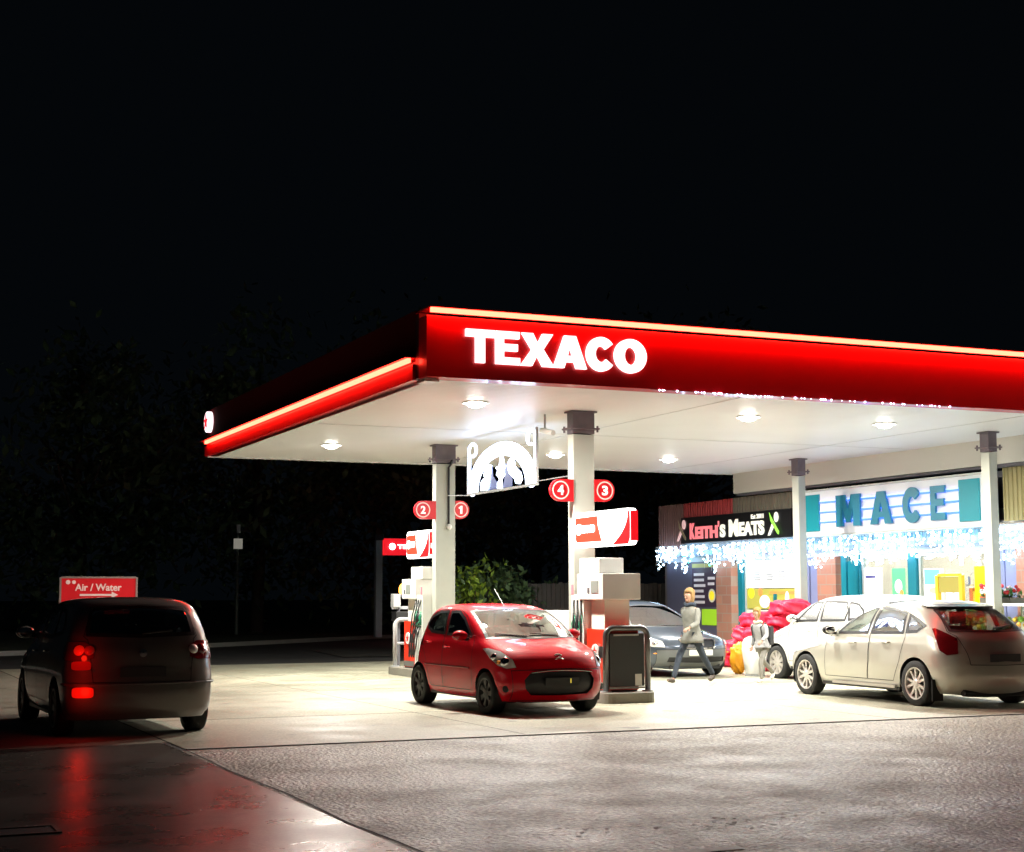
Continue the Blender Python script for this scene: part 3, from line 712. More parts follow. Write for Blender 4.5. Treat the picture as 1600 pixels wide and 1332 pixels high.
poster('dark chalkboard menu with white lines and a round yellow badge', 33.52, 34.75, 1.28, 2.25, mat('board_plum', (.05,.03,.06), .5),
       extra=combo(bars(chalk, (1.36,1.50,1.64,1.78,1.92,2.06), 34.05, 34.66, .07), E_(mat('badge_cream', (.7,.7,.6), .5), 33.78, 1.56, .17), E_(ylw, 33.78, 1.56, .12), bars(chalk, (1.82,1.96), 33.6, 33.95, .07)), cat='menu board', name='menu_board')
poster('olive header strip above the chalkboard menu', 33.52, 34.75, 2.27, 2.37, em('olive_strip', (.35,.33,.10), .2))
poster('lime green poster under the chalkboard menu', 33.55, 34.3, .82, 1.22, em('lime', (.35,.65,.03), .3))
poster('wide fruit print with yellow, orange and olive band in the butcher window', 30.0, 32.2, 1.25, 1.72, oli, x=XS+.012,
       extra=combo(E_(ylw, 32.0, 1.62, .13), E_(orr, 31.6, 1.64, .09), bars(orr, (1.60,), 30.1, 31.2, .06), E_(wht, 31.4, 1.42, .22, 1, .7), E_(wht, 30.45, 1.5, .10, .8, 1.6)))
poster('white poster with three small grey price grids in the butcher window', 30.0, 32.2, 1.74, 2.38, em('paper_white', (.88,.88,.86), 1.1), x=XS+.012,
       extra=combo(*[bars(mat('print_grey', (.42,.42,.44), .6), (z,), y, y+.32, .035) for y in (30.5,31.0,31.5) for z in (1.92,1.98,2.04,2.10)]))
poster('pale cream poster at the foot of the butcher window', 30.0, 32.2, .62, 1.22, em('cream_lit', (.75,.8,.55), .6), x=XS+.012, extra=combo(E_(redp, 31.7, 1.0, .16), E_(redp, 31.3, .95, .14)))
poster('tall white poster with a navy line left of the green one', 27.0, 27.5, 1.05, 2.15, em('poster_white', (.85,.84,.88), .9), extra=combo(bars(mat('navy', (.08,.08,.3), .5), (1.93,), 27.05, 27.45, .05), E_(mat('mauve', (.5,.3,.5), .5), 27.15, 1.45, .06)))
poster('tall green poster on the shop window', 26.12, 26.55, 1.12, 2.12, grn, extra=combo(E_(wht, 26.34, 1.75, .12, 1, 1.2), E_(orr, 26.24, 1.62, .06)))
poster('tall white and sky blue poster right of the teal mullion', 25.02, 25.52, 1.12, 2.1, wht, extra=combo(lambda t, x: bx('sky_print', blu, t, (x-.004, x, 25.04, 25.5, 1.78, 2.08)), E_(mat('sand', (.7,.6,.4), .5), 25.2, 1.66, .12, 1.3, .5)))
poster('white poster with an orange figure left of the yellow stand', 24.42, 24.86, 1.15, 2.0, em('poster_white2', (.86,.84,.83), .9), extra=combo(E_(orr, 24.7, 1.78, .11), E_(redp, 24.62, 1.66, .05)))
poster('bright orange and yellow poster beside the right column', 23.62, 24.0, 1.35, 2.12, em('poster_orange', (1,.55,.0), .9), extra=combo(E_(redp, 23.76, 1.5, .10, 1, .8)))
# interior shelving
def shelf(x, y0, y1, lab, cols):
    t = thing('shelf_unit', lab, 'shelf', (x, (y0+y1)/2, .1), group='shelving inside the shop')
    bx('back_panel', shopw, t, (x+.2, x+.23, y0, y1, .1, 2.0))
    for k in range(5): bx('shelf', steel_grey, t, (x-.18, x+.2, y0, y1, .25+k*.38, .275+k*.38))
    pm = [mat('goods_%s' % c_, c_v, .5) for c_, c_v in cols]; b = MB()
    for k in range(5):
        y = y0+.02
        while y < y1-.1:
            wv = random.uniform(.06,.16); b.mi = random.randrange(len(pm)); b.box(x-.15, x+.1, y, y+wv, .277+k*.38, .277+k*.38+random.uniform(.16,.3)); y += wv+.01
    q = b.build('goods', pm, t); q['kind'] = 'stuff'
CO = [('yellow',(.8,.6,.05)),('red',(.7,.05,.04)),('green',(.1,.4,.1)),('white',(.8,.8,.78)),('blue',(.08,.2,.6)),('brown',(.3,.18,.08))]
shelf(23.2, 24.2, 27.4, 'shelf unit stocked with bright goods behind the posters', CO)
shelf(23.8, 19.0, 22.0, 'shelf unit behind the window right of the brick pier', CO)
shelf(23.4, 30.4, 33.6, 'shelf unit behind the butcher window', CO[:4])
# yellow stand and produce tables
ys = thing('yellow_stand', 'yellow wooden display frame with olive panel in front of the shop window', 'display stand', (20.0, 24.3, 0))
yp = mat('yellow_paint', (.8,.52,.03), .5)
for yy in (23.92, 24.62): bx('leg', yp, ys, (19.96,20.04,yy-.04,yy+.04,0,1.95))
bx('panel', mat('olive_card', (.36,.30,.06), .6), ys, (19.98,20.02,23.97,24.57,1.62,1.92)); bx('top_rail', yp, ys, (19.96,20.04,23.96,24.58,1.925,1.985))
bx('shelf_board', yp, ys, (19.85,20.1,23.96,24.58,.9,.93))
def table(y0, y1, lab, heap, flower=False):
    t = thing('produce_table', lab, 'display table', (19.6, (y0+y1)/2, 0), group='produce tables along the shop front')
    wp = mat('table_white', (.75,.78,.7), .5)
    for yy in (y0+.03, (y0+y1)/2, y1-.03):
        for xx in (19.25, 19.95): bx('leg', wp, t, (xx-.025,xx+.025,yy-.025,yy+.025,0,1.37 if xx > 19.5 else 1.36))
    bx('top_rail', wp, t, (19.2,20.0,y0,y1,1.375,1.42)); bx('lower_shelf', wp, t, (19.28,19.92,y0+.06,y1-.06,.88,.91))
    b = MB(); rnd = random.Random(int(y0*10)); ms = [mat('crop_'+str(k), c, .5) for k, c in enumerate(heap)]
    for i in range(110):
        b.mi = rnd.randrange(len(ms)); b.ball((rnd.uniform(19.32,19.88), rnd.uniform(y0+.12,y1-.12), rnd.uniform(.94,1.16)), rnd.uniform(.035,.07), 1)
    q = b.build('produce', ms, t, smooth=True); q['kind'] = 'stuff'
HE = [(.7,.5,.05),(.15,.35,.05),(.7,.65,.5),(.6,.3,.05),(.3,.4,.08)]
table(22.2, 24.0, 'white produce table right of the right column, heaped with yellow and green produce', HE)
table(24.2, 25.6, 'white produce table behind the silver hatchback roof', HE)
table(19.8, 22.0, 'white produce table nearest the camera under the red flowers', HE)
fl = thing('flower_planter', 'planter of red and white flowers on the table right of the right column', 'planter', (19.6, 22.35, 1.421))
bx('trough', mat('trough_dark', (.1,.09,.07), .7), fl, (19.42,19.78,21.95,22.75,1.422,1.52), bevel=.01)
b = MB()
lf = mat('leaf_green', (.05,.16,.03), .6)
for i in range(260):
    c = Vector((random.uniform(19.4,19.8), random.uniform(21.95,22.8), random.uniform(1.5,1.68))); a = Vector((random.uniform(-1,1),random.uniform(-1,1),random.uniform(-.5,1))).normalized()*.06; e = a.cross(Vector((0,0,1))).normalized()*.025
    b.quad(c-a, c+e, c+a, c-e)
b.build('leaves', lf, fl, fixn=False)
b = MB(); b2 = MB()
for i in range(26): (b if i % 3 else b2).ball((random.uniform(19.38,19.7), random.uniform(21.95,22.75), random.uniform(1.6,1.74)), random.uniform(.03,.05), 1)
b.build('red_blooms', mat('bloom_red', (.75,.03,.04), .6), fl, smooth=True); b2.build('white_blooms', mat('bloom_white', (.8,.75,.75), .6), fl, smooth=True)

# signs on the shop
ms = thing('shop_sign', 'long white sign with teal letters MACE and blue neon lines', 'shop sign', (20.1, 26.4, 2.88))
mw_ = mat('sign_white_lit', (.85,.87,.88), .4, emit=(.86,.93,1), es=.04)
bx('board', mw_, ms, (20.10, 20.29, 23.3, 29.52, 2.90, 3.86))
q = MB(); q.box(20.05,20.29,23.26,29.56,3.862,3.90); q.box(20.05,20.29,23.26,29.56,2.86,2.898); q.box(20.05,20.29,29.522,29.56,2.9,3.86); q.build('frame', mat('frame_silver', (.6,.63,.6), .4), ms)
tl = mat('sign_teal', (.012,.26,.32), .4, emit=(.005,.22,.30), es=.10)
for a, c in ((28.66,29.42),(23.42,24.0)): bx('end_panel', tl, ms, (20.06,20.098,a,c,2.98,3.79))
tls = mat('letter_teal', (.02,.20,.30), .4, emit=(.01,.16,.26), es=.10)
neon = mat('neon_blue', (.1,.2,1), .4, emit=(.02,.10,1), es=1.6)
for zz in (3.60,3.38,3.16):
    MB().tube([(20.085,28.64,zz),(20.085,24.02,zz)], .02, 6).build('neon_tube', neon, ms)
    MB().tube([(20.075,28.64,zz+.035),(20.075,24.02,zz+.035)], .006, 5).build('neon_tube', mat('neon_pale', (.5,.6,1), .4, emit=(.4,.55,1), es=1.2), ms)
LW = {'M':1.0,'A':.92,'C':.78,'E':.74}
for ch, ylf, yrt in (('M',27.98,27.13),('A',26.78,26.08),('C',25.70,25.14),('E',24.82,24.37)):
    block_letters(ch, LW, ylf, yrt, 3.04, .68, '-x', 20.08, .05, tls, ms)
km = thing('butcher_sign', "black sign reading Keith's Meats in pink and cream letters with crossed leaf marks", 'shop sign', (20.2, 32.5, 2.9))
bx('board', mat('sign_black', (.012,.012,.014), .35), km, (20.2, 20.27, 29.95, 34.98, 2.90, 3.555))
pk = mat('kt_pink', (.8,.25,.27), .4, emit=(1,.20,.23), es=.45); cr = mat('kt_cream', (.8,.8,.7), .4, emit=(1,.98,.85), es=.38)
kn = mat('kt_green', (.3,.7,.1), .4, emit=(.25,.85,.06), es=.4)
def ky(u): return at(u, 830, x=20.19).y
def kt(s, u0, u1, z0_, z1_, m, b_=.05):
    a, c = ky(u0), ky(u1); text_mesh(s, abs(a-c), z1_-z0_, .02, b_, '-x', (20.19, (a+c)/2, (z0_+z1_)/2), m, km, spacing=1.0)
kt('K', 1078, 1085.5, 2.99, 3.40, pk); kt('EITH', 1086.5, 1121, 2.99, 3.30, pk); kt("'", 1122, 1123.5, 3.26, 3.40, pk, .01); kt('S', 1125, 1133, 2.99, 3.31, cr)
kt('M', 1139, 1153, 2.99, 3.41, cr); kt('EATS', 1154.5, 1194, 2.99, 3.33, cr); kt('Est 2011', 1174, 1193, 3.38, 3.49, cr, .02)
def crossmark(yc, m1, m2):
    b = MB(); b.prism([(yc+.26,2.96),(yc+.18,2.96),(yc-.04,3.22),(yc+.03,3.30)], -.02, (20.19,0,0), 'yz')
    b.prism([(yc-.10+.085*math.cos(a), 3.38+.12*math.sin(a)) for a in [2*PI*i/14 for i in range(14)]], -.02, (20.19,0,0), 'yz'); b.build('spoon_mark', m1, km)
    c = MB(); c.prism([(yc+.16,3.50),(yc+.11,3.30),(yc-.16,3.0),(yc-.22,2.97),(yc-.24,3.04),(yc+.0,3.30)], -.012, (20.165,0,0), 'yz'); c.build('leaf_mark', m2, km)
crossmark(ky(1066), mat('kt_palepink', (.8,.55,.55), .4, emit=(1,.6,.6), es=.3), mat('kt_olive', (.35,.3,.2), .4)); crossmark(ky(1210), cr, kn)

# icicle light curtains under the eaves
bulb = mat('bulb_white', (1,1,1), .3, emit=(.50,.76,1), es=7)
bulb2 = mat('bulb_teal', (.1,.9,.7), .3, emit=(.05,.9,.62), es=3)
def icicles(y0, y1, lab, dense=1.0):
    t = thing('icicle_lights', lab, 'string lights', (20.17, (y0+y1)/2, 2.84), group='icicle light curtains along the shop eaves')
    w_ = MB(); b = MB(); w_.tube([(20.17,y0,2.84),(20.17,y1,2.84)], .008, 5)
    y = y0+.03; k = 0
    while y < y1:
        L = .26+.34*abs(math.sin(y*2.1+.6))+random.uniform(-.10,.16)
        x = 20.17+random.uniform(-.05,.03); w_.tube([(20.17,y,2.84),(x,y+.02,2.84-L)], .004, 4)
        z = 2.80+random.uniform(-.02,.02)
        while z > 2.84-L:
            if random.random() < .62*dense: b.ball((x+random.uniform(-.03,.03), y+random.uniform(-.03,.03), z), random.uniform(.018,.034), 2 if False else 1)
            z -= random.uniform(.045,.075)
        y += random.uniform(.07,.13)
    w_.build('cable', mat('cable_pale', (.5,.5,.5), .6), t); q = b.build('bulbs', bulb, t); q['kind'] = 'stuff'
icicles(35.15, 36.28, 'detached clump of icicle lights at the far left end of the shop')
icicles(32.6, 34.95, 'icicle lights above the chalkboard menu')
icicles(29.3, 32.6, 'icicle lights under the butcher sign')
icicles(23.35, 29.3, 'icicle lights under the MACE sign')
icicles(17.5, 23.3, 'icicle lights right of the rightmost column')
tg = thing('teal_lights', 'scattered teal bulbs among the white icicle lights under the butcher sign', 'string lights', (20.12, 32.4, 2.8))
MB().tube([(20.12,29.9,2.86),(20.12,34.9,2.86)], .005, 5).build('cable', MATS['cable_pale'], tg)
tr_ = MB()
for i in range(26):
    y = random.choice([random.uniform(33.0,34.8), random.uniform(30.0,31.5), random.uniform(29.9,30.3)]); tr_.ball((20.12, y, random.uniform(2.66,2.84) if y < 32 else random.uniform(2.3,2.8)), .03, 1)
q = tr_.build('bulbs', bulb2, tg); q['kind'] = 'stuff'

# small lights along canopy front lower edge
b = MB()
for i in range(60):
    xx = 10.7+random.random()**1.3*5.5; b.ball((xx, Y0-.03, ZC-.012), random.uniform(.008,.016), 1)
fy = thing('fairy_light_string', 'string of tiny blue white lights along the lower edge of the front fascia', 'string lights', (13, Y0-.03, ZC))
MB().tube([(10.6,Y0-.03,ZC-.005),(16.4,Y0-.03,ZC-.005)], .004, 5).build('cable', black_plastic, fy)
q = b.build('bulbs', mat('bulb_blue', (.8,.9,1), .3, emit=(.5,.65,1), es=6), fy); q['kind'] = 'stuff'

# sacks, bag, bin
def blob(name, c, s, m, lab, cat, grp=None, seed=0, rz=0):
    rnd = random.Random(seed); b = MB(); bmesh.ops.create_icosphere(b.bm, subdivisions=4, radius=1)
    ph = [rnd.uniform(0,6) for _ in range(6)]
    for v in b.bm.verts:
        p = v.co.copy(); k = 1+.10*math.sin(4*p.x+ph[0])+.10*math.sin(5*p.y+ph[1])+.07*math.sin(9*p.z+7*p.x+ph[2])+.05*math.sin(14*p.y+9*p.x+ph[3])+.04*math.sin(19*p.x-11*p.y+ph[4])
        q = Vector([math.copysign(abs(a)**.7, a) for a in p])*k; q = Matrix.Rotation(rz, 3, 'Z') @ Vector((q.x*s[0], q.y*s[1], q.z*s[2])); v.co = Vector(c)+q
    o = b.build(name, m, smooth=True); return tag(o, lab, cat, grp)
sack_m = mat('sack_red', (.72,.02,.07), .5, bump=.9, bscale=9, noise=.15, nscale=4)
k = 0
sl = ['back left', 'back right', 'front left', 'front right']
lay = [(18.35,29.7,.16),(18.4,29.0,.16),(18.3,28.3,.16),(18.0,27.6,.16),(19.1,29.6,.16),(19.1,28.8,.16),
       (18.4,29.35,.45),(18.4,28.65,.45),(18.3,27.95,.45),(19.1,29.2,.45),
       (18.5,29.0,.74),(18.4,28.3,.74),(18.9,29.3,.74),(18.5,28.6,1.03),(18.6,28.0,1.03),(18.7,27.8,1.30)]
wd = ['lowest red sack at the far end of the pile','low red sack second from the far end','low red sack in the middle of the front row','low red sack at the near end, closest to the orange bag','low red sack in the back row at the far end','low red sack in the back row beside the near end',
      'second layer red sack at the far end','second layer red sack in the middle','second layer red sack at the near end','second layer red sack in the back row','third layer red sack in the middle','third layer red sack toward the white car','third layer red sack at the back','fourth layer red sack on top of the middle','fourth layer red sack beside the white car','topmost bright pink red sack above the boy']
for i, (x, y, z) in enumerate(lay):
    blob('sack', (x+.08*math.sin(i*2.3), y, z), (.37,.40+.05*math.sin(i*1.7),.165+.02*math.sin(i*3.1)), sack_m, wd[i].replace('boy','child'), 'sack', 'red sacks piled outside the shop', i, .6*math.sin(i*2.9))
blob('orange_bag', (16.80,26.9,.30), (.13,.13,.29), mat('bag_orange', (.85,.36,.01), .5, bump=.4, bscale=12), 'upright orange bag on the ground left of the white bin', 'bag', None, 31)
bn = thing('round_bin', 'white round topped bin between the orange bag and the child', 'bin', (16.72,26.15,0))
MB().lathe([(.01,.78),(.10,.775),(.20,.73),(.245,.64),(.25,.5)], (16.72,26.15,0), n=28, cap=False).build('lid', pump_white, bn, smooth=True)
MB().lathe([(.18,.03),(.19,.06),(.25,.495),(.25,.5)], (16.72,26.15,0), n=28).build('body', pump_white, bn, smooth=True)
MB().lathe([(.20,0),(.20,.028)], (16.72,26.15,0), n=24).build('base', steel_grey, bn)

# wooden fence behind
fn = thing('wooden_fence', 'dark vertical board fence beyond the left end of the shop', 'fence', (20, 40.5, 0))
b = MB(); x = 17.2
while x < 26:
    b.box(x, x+.13, 40.5, 40.525, .02, 1.92+random.uniform(-.015,.015)); x += .145
b.build('boards', mat('fence_wood', (.10,.085,.075), .8, noise=.35, nscale=3), fn)
for xx in (17.2,19.4,21.6,23.8,26): bx('post', mat('fence_post', (.12,.10,.09), .8), fn, (xx-.05,xx+.05,40.53,40.62,0,1.95))
b = MB(); b.box(17.2,26,40.527,40.56,.4,.48); b.box(17.2,26,40.527,40.56,1.5,1.58); b.build('rail', MATS['fence_post'], fn)

# ------------------------------------------------------------------ trees and bushes
def crown_mesh(seed, n, rx, ry, rz_, leaf, clumps=26):
    rnd = random.Random(seed); b = MB(); cl = []
    for _ in range(clumps):
        u = Vector((rnd.gauss(0,1), rnd.gauss(0,1), rnd.gauss(0,1))).normalized()*rnd.uniform(.35,1)
        cl.append((Vector((u.x*rx, u.y*ry, u.z*rz_)), rnd.uniform(.22,.42)))
    for i in range(n):
        c, r = cl[rnd.randrange(clumps)]
        p = c + Vector((rnd.gauss(0,.5)*r*rx, rnd.gauss(0,.5)*r*ry, rnd.gauss(0,.5)*r*rz_))
        a = Vector((rnd.uniform(-1,1), rnd.uniform(-1,1), rnd.uniform(-1,1))).normalized(); e = a.cross(Vector((rnd.uniform(-1,1), rnd.uniform(-1,1), 1))).normalized()
        L = leaf*rnd.uniform(.6,1.4); b.mi = 0 if rnd.random() < .6 else 1
        b.quad(p-a*L, p+e*L*.45, p+a*L, p-e*L*.45)
    return b
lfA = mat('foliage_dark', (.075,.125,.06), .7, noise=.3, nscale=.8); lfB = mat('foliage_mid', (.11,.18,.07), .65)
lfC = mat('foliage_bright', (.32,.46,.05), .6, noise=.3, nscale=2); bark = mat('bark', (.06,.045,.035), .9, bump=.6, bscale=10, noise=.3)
def tree(x, y, h, r, seed, lab, leaf=.22, n=5200):
    t = thing('tree', lab, 'tree', (x, y, .1), group='dark trees beyond the road')
    rnd = random.Random(seed); tb = MB()
    tb.tube([(x,y,.0),(x+.1,y,h*.3),(x-.1,y+.1,h*.55),(x,y,h*.9)], .28, 10, taper=.2)
    for i in range(9):
        a = rnd.uniform(0,6.28); z = h*rnd.uniform(.28,.7); L = r*rnd.uniform(.5,.9)
        tb.tube([(x,y,z),(x+L*.5*math.cos(a),y+L*.5*math.sin(a),z+L*.25),(x+L*math.cos(a),y+L*math.sin(a),z+L*.6)], .09, 6, taper=.3)
    tb.build('trunk', bark, t, smooth=True)
    c = crown_mesh(seed, n, r, r, h*.44, leaf, 34); bmesh.ops.translate(c.bm, verts=c.bm.verts, vec=(x,y,h*.56))
    c.build('crown', [lfA, lfB], t, fixn=False)
TR = [(1.5,57,12,4.4,'far left tree dimly seen above the people carrier'),(8.5,59,11,4.5,'dark tree left of the notice post'),(15.5,60,12,4.8,'dark tree right of the notice post'),
      (22.0,61,12.5,5,'dark tree behind the roadside sign'),(27.5,60,12,5,'dark tree seen between the two left columns'),(33.5,59,13,5.2,'dark tree right of the nearer column'),
      (39.5,57,12,5,'dark tree behind the fence left of the shop')]
for i, (x, y, h, r, lab) in enumerate(TR): tree(x, y, h, r, 100+i, lab)
def bush(x, y, rx, rz_, seed, lab, m, n=1500, leaf=.14):
    t = thing('bush', lab, 'bush', (x, y, 0), group='bushes behind the pumps')
    c = crown_mesh(seed, n, rx, rx*.8, rz_, leaf, 16); bmesh.ops.translate(c.bm, verts=c.bm.verts, vec=(x,y,rz_+.15)); c.build('foliage', m, t, fixn=False)
    tb = MB(); rnd = random.Random(seed)
    for i in range(7): a = rnd.uniform(0,6.28); tb.tube([(x,y,0),(x+.3*rx*math.cos(a),y+.3*rx*math.sin(a),rz_*.7),(x+.6*rx*math.cos(a),y+.6*rx*math.sin(a),rz_*1.4)], .03, 5, taper=.4)
    tb.build('stems', bark, t)
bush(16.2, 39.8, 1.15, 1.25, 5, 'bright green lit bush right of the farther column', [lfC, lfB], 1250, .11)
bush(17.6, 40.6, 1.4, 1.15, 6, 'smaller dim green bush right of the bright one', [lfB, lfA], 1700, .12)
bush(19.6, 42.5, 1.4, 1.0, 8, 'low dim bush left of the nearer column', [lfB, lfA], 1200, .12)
# planted bed under the bushes
b = MB(); b.quad((11.5,38.2,.014),(16.8,38.2,.014),(30,38.2,.014),(30,46,.014)); b.bm.free()
b = MB(); b.quad((12.2,38.4,.02),(26.5,38.4,.02),(30,45,.02),(13,44.5,.02)); tag(b.build('planting_bed', mat('bed_soil', (.035,.03,.022), .9, noise=.4, nscale=4, bump=.6)), kind='structure')

# ------------------------------------------------------------------ cars
def paint(name, c, metal=.0, rough=.38, coat=1.0): return mat(name, c, rough, metal=metal, coat=coat, noise=.03, nscale=2, spec=.1)
car_glass = glass_mat('car_glass', (.50,.57,.54), .05)
car_glass_rear = glass_mat('car_glass_rear', (.45,.50,.46), .0, .25, (.14,.14,.14))
car_glass_dark = glass_mat('car_glass_dark', (.12,.13,.13), .10)
seam_m = mat('seam_black', (.008,.008,.008), .6)
tyre_m = mat('tyre', (.016,.016,.016), .75, bump=.3, bscale=40)
def hermite(xs):
    n = len(xs); d = [xs[i+1]-xs[i] for i in range(n-1)]; m = [d[0]]
    for i in range(1, n-1): m.append(0 if d[i-1]*d[i] <= 0 else 2*d[i-1]*d[i]/(d[i-1]+d[i]))
    m.append(d[-1])
    def f(k):
        i = min(max(int(k), 0), n-2); t = k-i; t2, t3 = t*t, t*t*t
        return xs[i]*(2*t3-3*t2+1)+m[i]*(t3-2*t2+t)+xs[i+1]*(-2*t3+3*t2)+m[i+1]*(t3-t2)
    return f
def pip(p, poly):
    c = False; j = len(poly)-1
    for i in range(len(poly)):
        (xi, yi), (xj, yj) = poly[i], poly[j]
        if (yi > p[1]) != (yj > p[1]) and p[0] < (xj-xi)*(p[1]-yi)/(yj-yi)+xi: c = not c
        j = i
    return c
class Car:
    def __init__(s, name, label, cat, layers, L, pm, loc, rz, axles, wr, arch, regions, **kw):
        q = kw.get('ysc', 1.0)
        layers = [(l[0],l[1]*q,l[2]*q,l[3],l[4]*q,l[5],l[6]*q,l[7]) for l in layers]; L *= q; axles = tuple(a*q for a in axles)
        regions = [(a, v, [(y_*q, z_) for y_, z_ in p] if v == 'side' else p, m, o) for a, v, p, m, o in regions]
        s.L = L; s.t = thing(name, label, cat, loc, rz, kw.get('group'), world=False)
        s.K = len(layers); names = ('z','yf','yr','w','lf','nf','lr','nr')
        s.f = {n: hermite([l[i] for l in layers]) for i, n in enumerate(names)}
        s.pm = pm
        polys = []
        # wheel arches
        s.zb = layers[0][0]; s.arch_r = arch; s.axles = axles; s.wr = wr
        for ya in axles:
            pts = []
            a0 = math.asin(max(-1, (s.zb-wr)/arch))
            for i in range(25):
                a = a0+(PI-2*a0)*i/24; pts.append((ya+arch*math.cos(a), wr+arch*math.sin(a)))
            polys.append(('HOLE', 'side', pts, None, 0))
        polys += regions
        s.regs = []
        for (nm, view, pts, m, off) in polys:
            dp = []
            n = len(pts)
            for i in range(n):
                (a, b), (a2, b2) = pts[i], pts[(i+1) % n]; st = max(1, int(math.hypot(a2-a, b2-b)/.05)) if view != 'phi' else 5
                for q in range(st): dp.append((a+(a2-a)*q/st, b+(b2-b)*q/st))
            s.regs.append((nm, [s.inv(view, *p) for p in dp], m, off))
        # CDT in parameter space
        SX, SK = 4.0, .16
        vs = []; es = []
        for nm, pp, m, off in s.regs:
            o = len(vs); vs += [Vector((p[0]*SX, p[1]*SK)) for p in pp]; n = len(pp); es += [(o+i, o+(i+1) % n) for i in range(n)]
        NU = 72; NV = (s.K-1)*4; con = list(vs)
        o = len(vs); bd = []
        for i in range(NU+1): bd.append(Vector((i/NU*SX, 0)))
        for j in range(1, NV+1): bd.append(Vector((SX, j/NV*(s.K-1)*SK)))
        for i in range(NU-1, -1, -1): bd.append(Vector((i/NU*SX, (s.K-1)*SK)))
        for j in range(NV-1, 0, -1): bd.append(Vector((0, j/NV*(s.K-1)*SK)))
        vs += bd; es += [(o+i, o+(i+1) % len(bd)) for i in range(len(bd))]
        for i in range(1, NU):
            for j in range(1, NV):
                p = Vector((i/NU*SX, j/NV*(s.K-1)*SK))
                if all((p-q).length_squared > .018**2 for q in con): vs.append(p)
        V, E_2, Fc, _, _, _ = delaunay_2d_cdt(vs, es, [], 0, 1e-6)
        P = [(v.x/SX, v.y/SK) for v in V]
        assign = []
        for f in Fc:
            c = (sum(P[i][0] for i in f)/3, sum(P[i][1] for i in f)/3); r = -1
            for k, (nm, pp, m, off) in enumerate(s.regs):
                if pip(c, pp): r = k; break
            assign.append(r)
        s.parts = {}
        def mk(name, keys, m, parent, off=0, sides=(1,-1), merge=True, thick=False):
            out = []
            groups = [sides] if merge else [(q,) for q in sides]
            for gs in groups:
                b = MB()
                for sd in gs:
                    vm = {}
                    for f, r in zip(Fc, assign):
                        if r not in keys: continue
                        ids = []
                        for i in f:
                            if i not in vm: vm[i] = b.bm.verts.new(s.S(P[i][0], P[i][1], sd, off))
                            ids.append(vm[i])
                        b._f(ids if sd > 0 else ids[::-1])
                bmesh.ops.remove_doubles(b.bm, verts=b.bm.verts, dist=.0008)
                out.append(b.build(name, m, parent, smooth=True, fixn=False))
            return out
        bkeys = [-1]+[k for k, r in enumerate(s.regs) if r[0] == 'body']
        s.body = mk('body', bkeys, [pm], s.t)[0]
        # roof cap
        b = MB(); k = s.K-1
        for sd in (1,): 
            ring = [s.S(i/40, k, 1, 0) for i in range(41)]+[s.S(i/40, k, -1, 0) for i in range(39, 0, -1)]
            b._f([b.bm.verts.new(p) for p in ring])
        b.build('roof_panel', pm, s.body, smooth=True)
        doors = {}
        for k, (nm, pp, m, off) in enumerate(s.regs):
            if nm in ('HOLE', 'body'): continue
            if nm.startswith('door'):
                doors[nm] = mk('door', [k], m or pm, s.t, 0.0, merge=False); s.ribbon(pp, doors[nm], closed=True)
        for k, (nm, pp, m, off) in enumerate(s.regs):
            if nm in ('HOLE', 'body') or nm.startswith('door'): continue
            if nm.startswith('window'):
                dn = nm.split(':')[1] if ':' in nm else None
                o = mk('window', [k], m, s.t, off, merge=False)
                if dn in doors:
                    for w_, d_ in zip(o, doors[dn]): w_.parent = d_
                s.trim(pp, o)
            elif nm.split(':')[0] in ('windscreen','rear_window','grille','lower_grille','emblem','number_plate','front_bumper','rear_bumper','tailgate','badge_strip'):
                o = mk(nm.split(':')[0], [k], m or pm, s.t, off)
                if nm.startswith(('windscreen','rear_window')): s.trim(pp, o*2, open_centre=True)
                if nm.startswith(('front_bumper','tailgate')): s.ribbon(pp, o*2, closed=False, centre=True)
            else:
                o = mk(nm.split(':')[0], [k], m or pm, s.t, off, merge=False)
                if nm.startswith('headlight'): s.ribbon(pp, o, closed=True, wd=.006)
            s.parts[nm] = o
        s.doors = doors
        s.wells(); s.wheels(kw.get('wheel', 'cap'), kw.get('rim', black_plastic), kw.get('spokes', 7))
        s.interior(kw.get('seats', (1.9, 2.75)), kw.get('belt', 1.0))
        for nm, dl in doors.items():
            hy = kw['handles'].get(nm)
            if hy:
                for sd, d in zip((1,-1), dl):
                    p = s.side(hy[0], hy[1], sd); p2 = s.side(hy[0]+.17, hy[1]+.005, sd); out = Vector((sd*.028,0,0))
                    MB().tube([p+out*.1, p+out+Vector((0,-.02,0)), p2+out+Vector((0,.02,0)), p2+out*.1], .012, 6).build('handle', kw.get('handle_m', pm), d, smooth=True)
        if 'mirror' in kw:
            my, mz = kw['mirror']; dn = sorted(doors)[0]
            for sd, d in zip((1,-1), doors[dn]):
                p = s.side(my, mz, sd); b = MB(); c = p+Vector((sd*.13,.0,.045))
                b.ball(c, 1, 3, (.115,.07,.075)); q = b.build('mirror', kw.get('mirror_m', pm), d, smooth=True)
                a = MB(); a.tube([p+Vector((-sd*.02,0,-.01)), c+Vector((0,0,-.03))], .025, 8); a.build('stalk', black_plastic, q, smooth=True)
                gq = MB(); gq.ball(c+Vector((0,-.052,0)), 1, 2, (.095,.025,.06)); gq.build('mirror_glass', chrome, q, smooth=True)
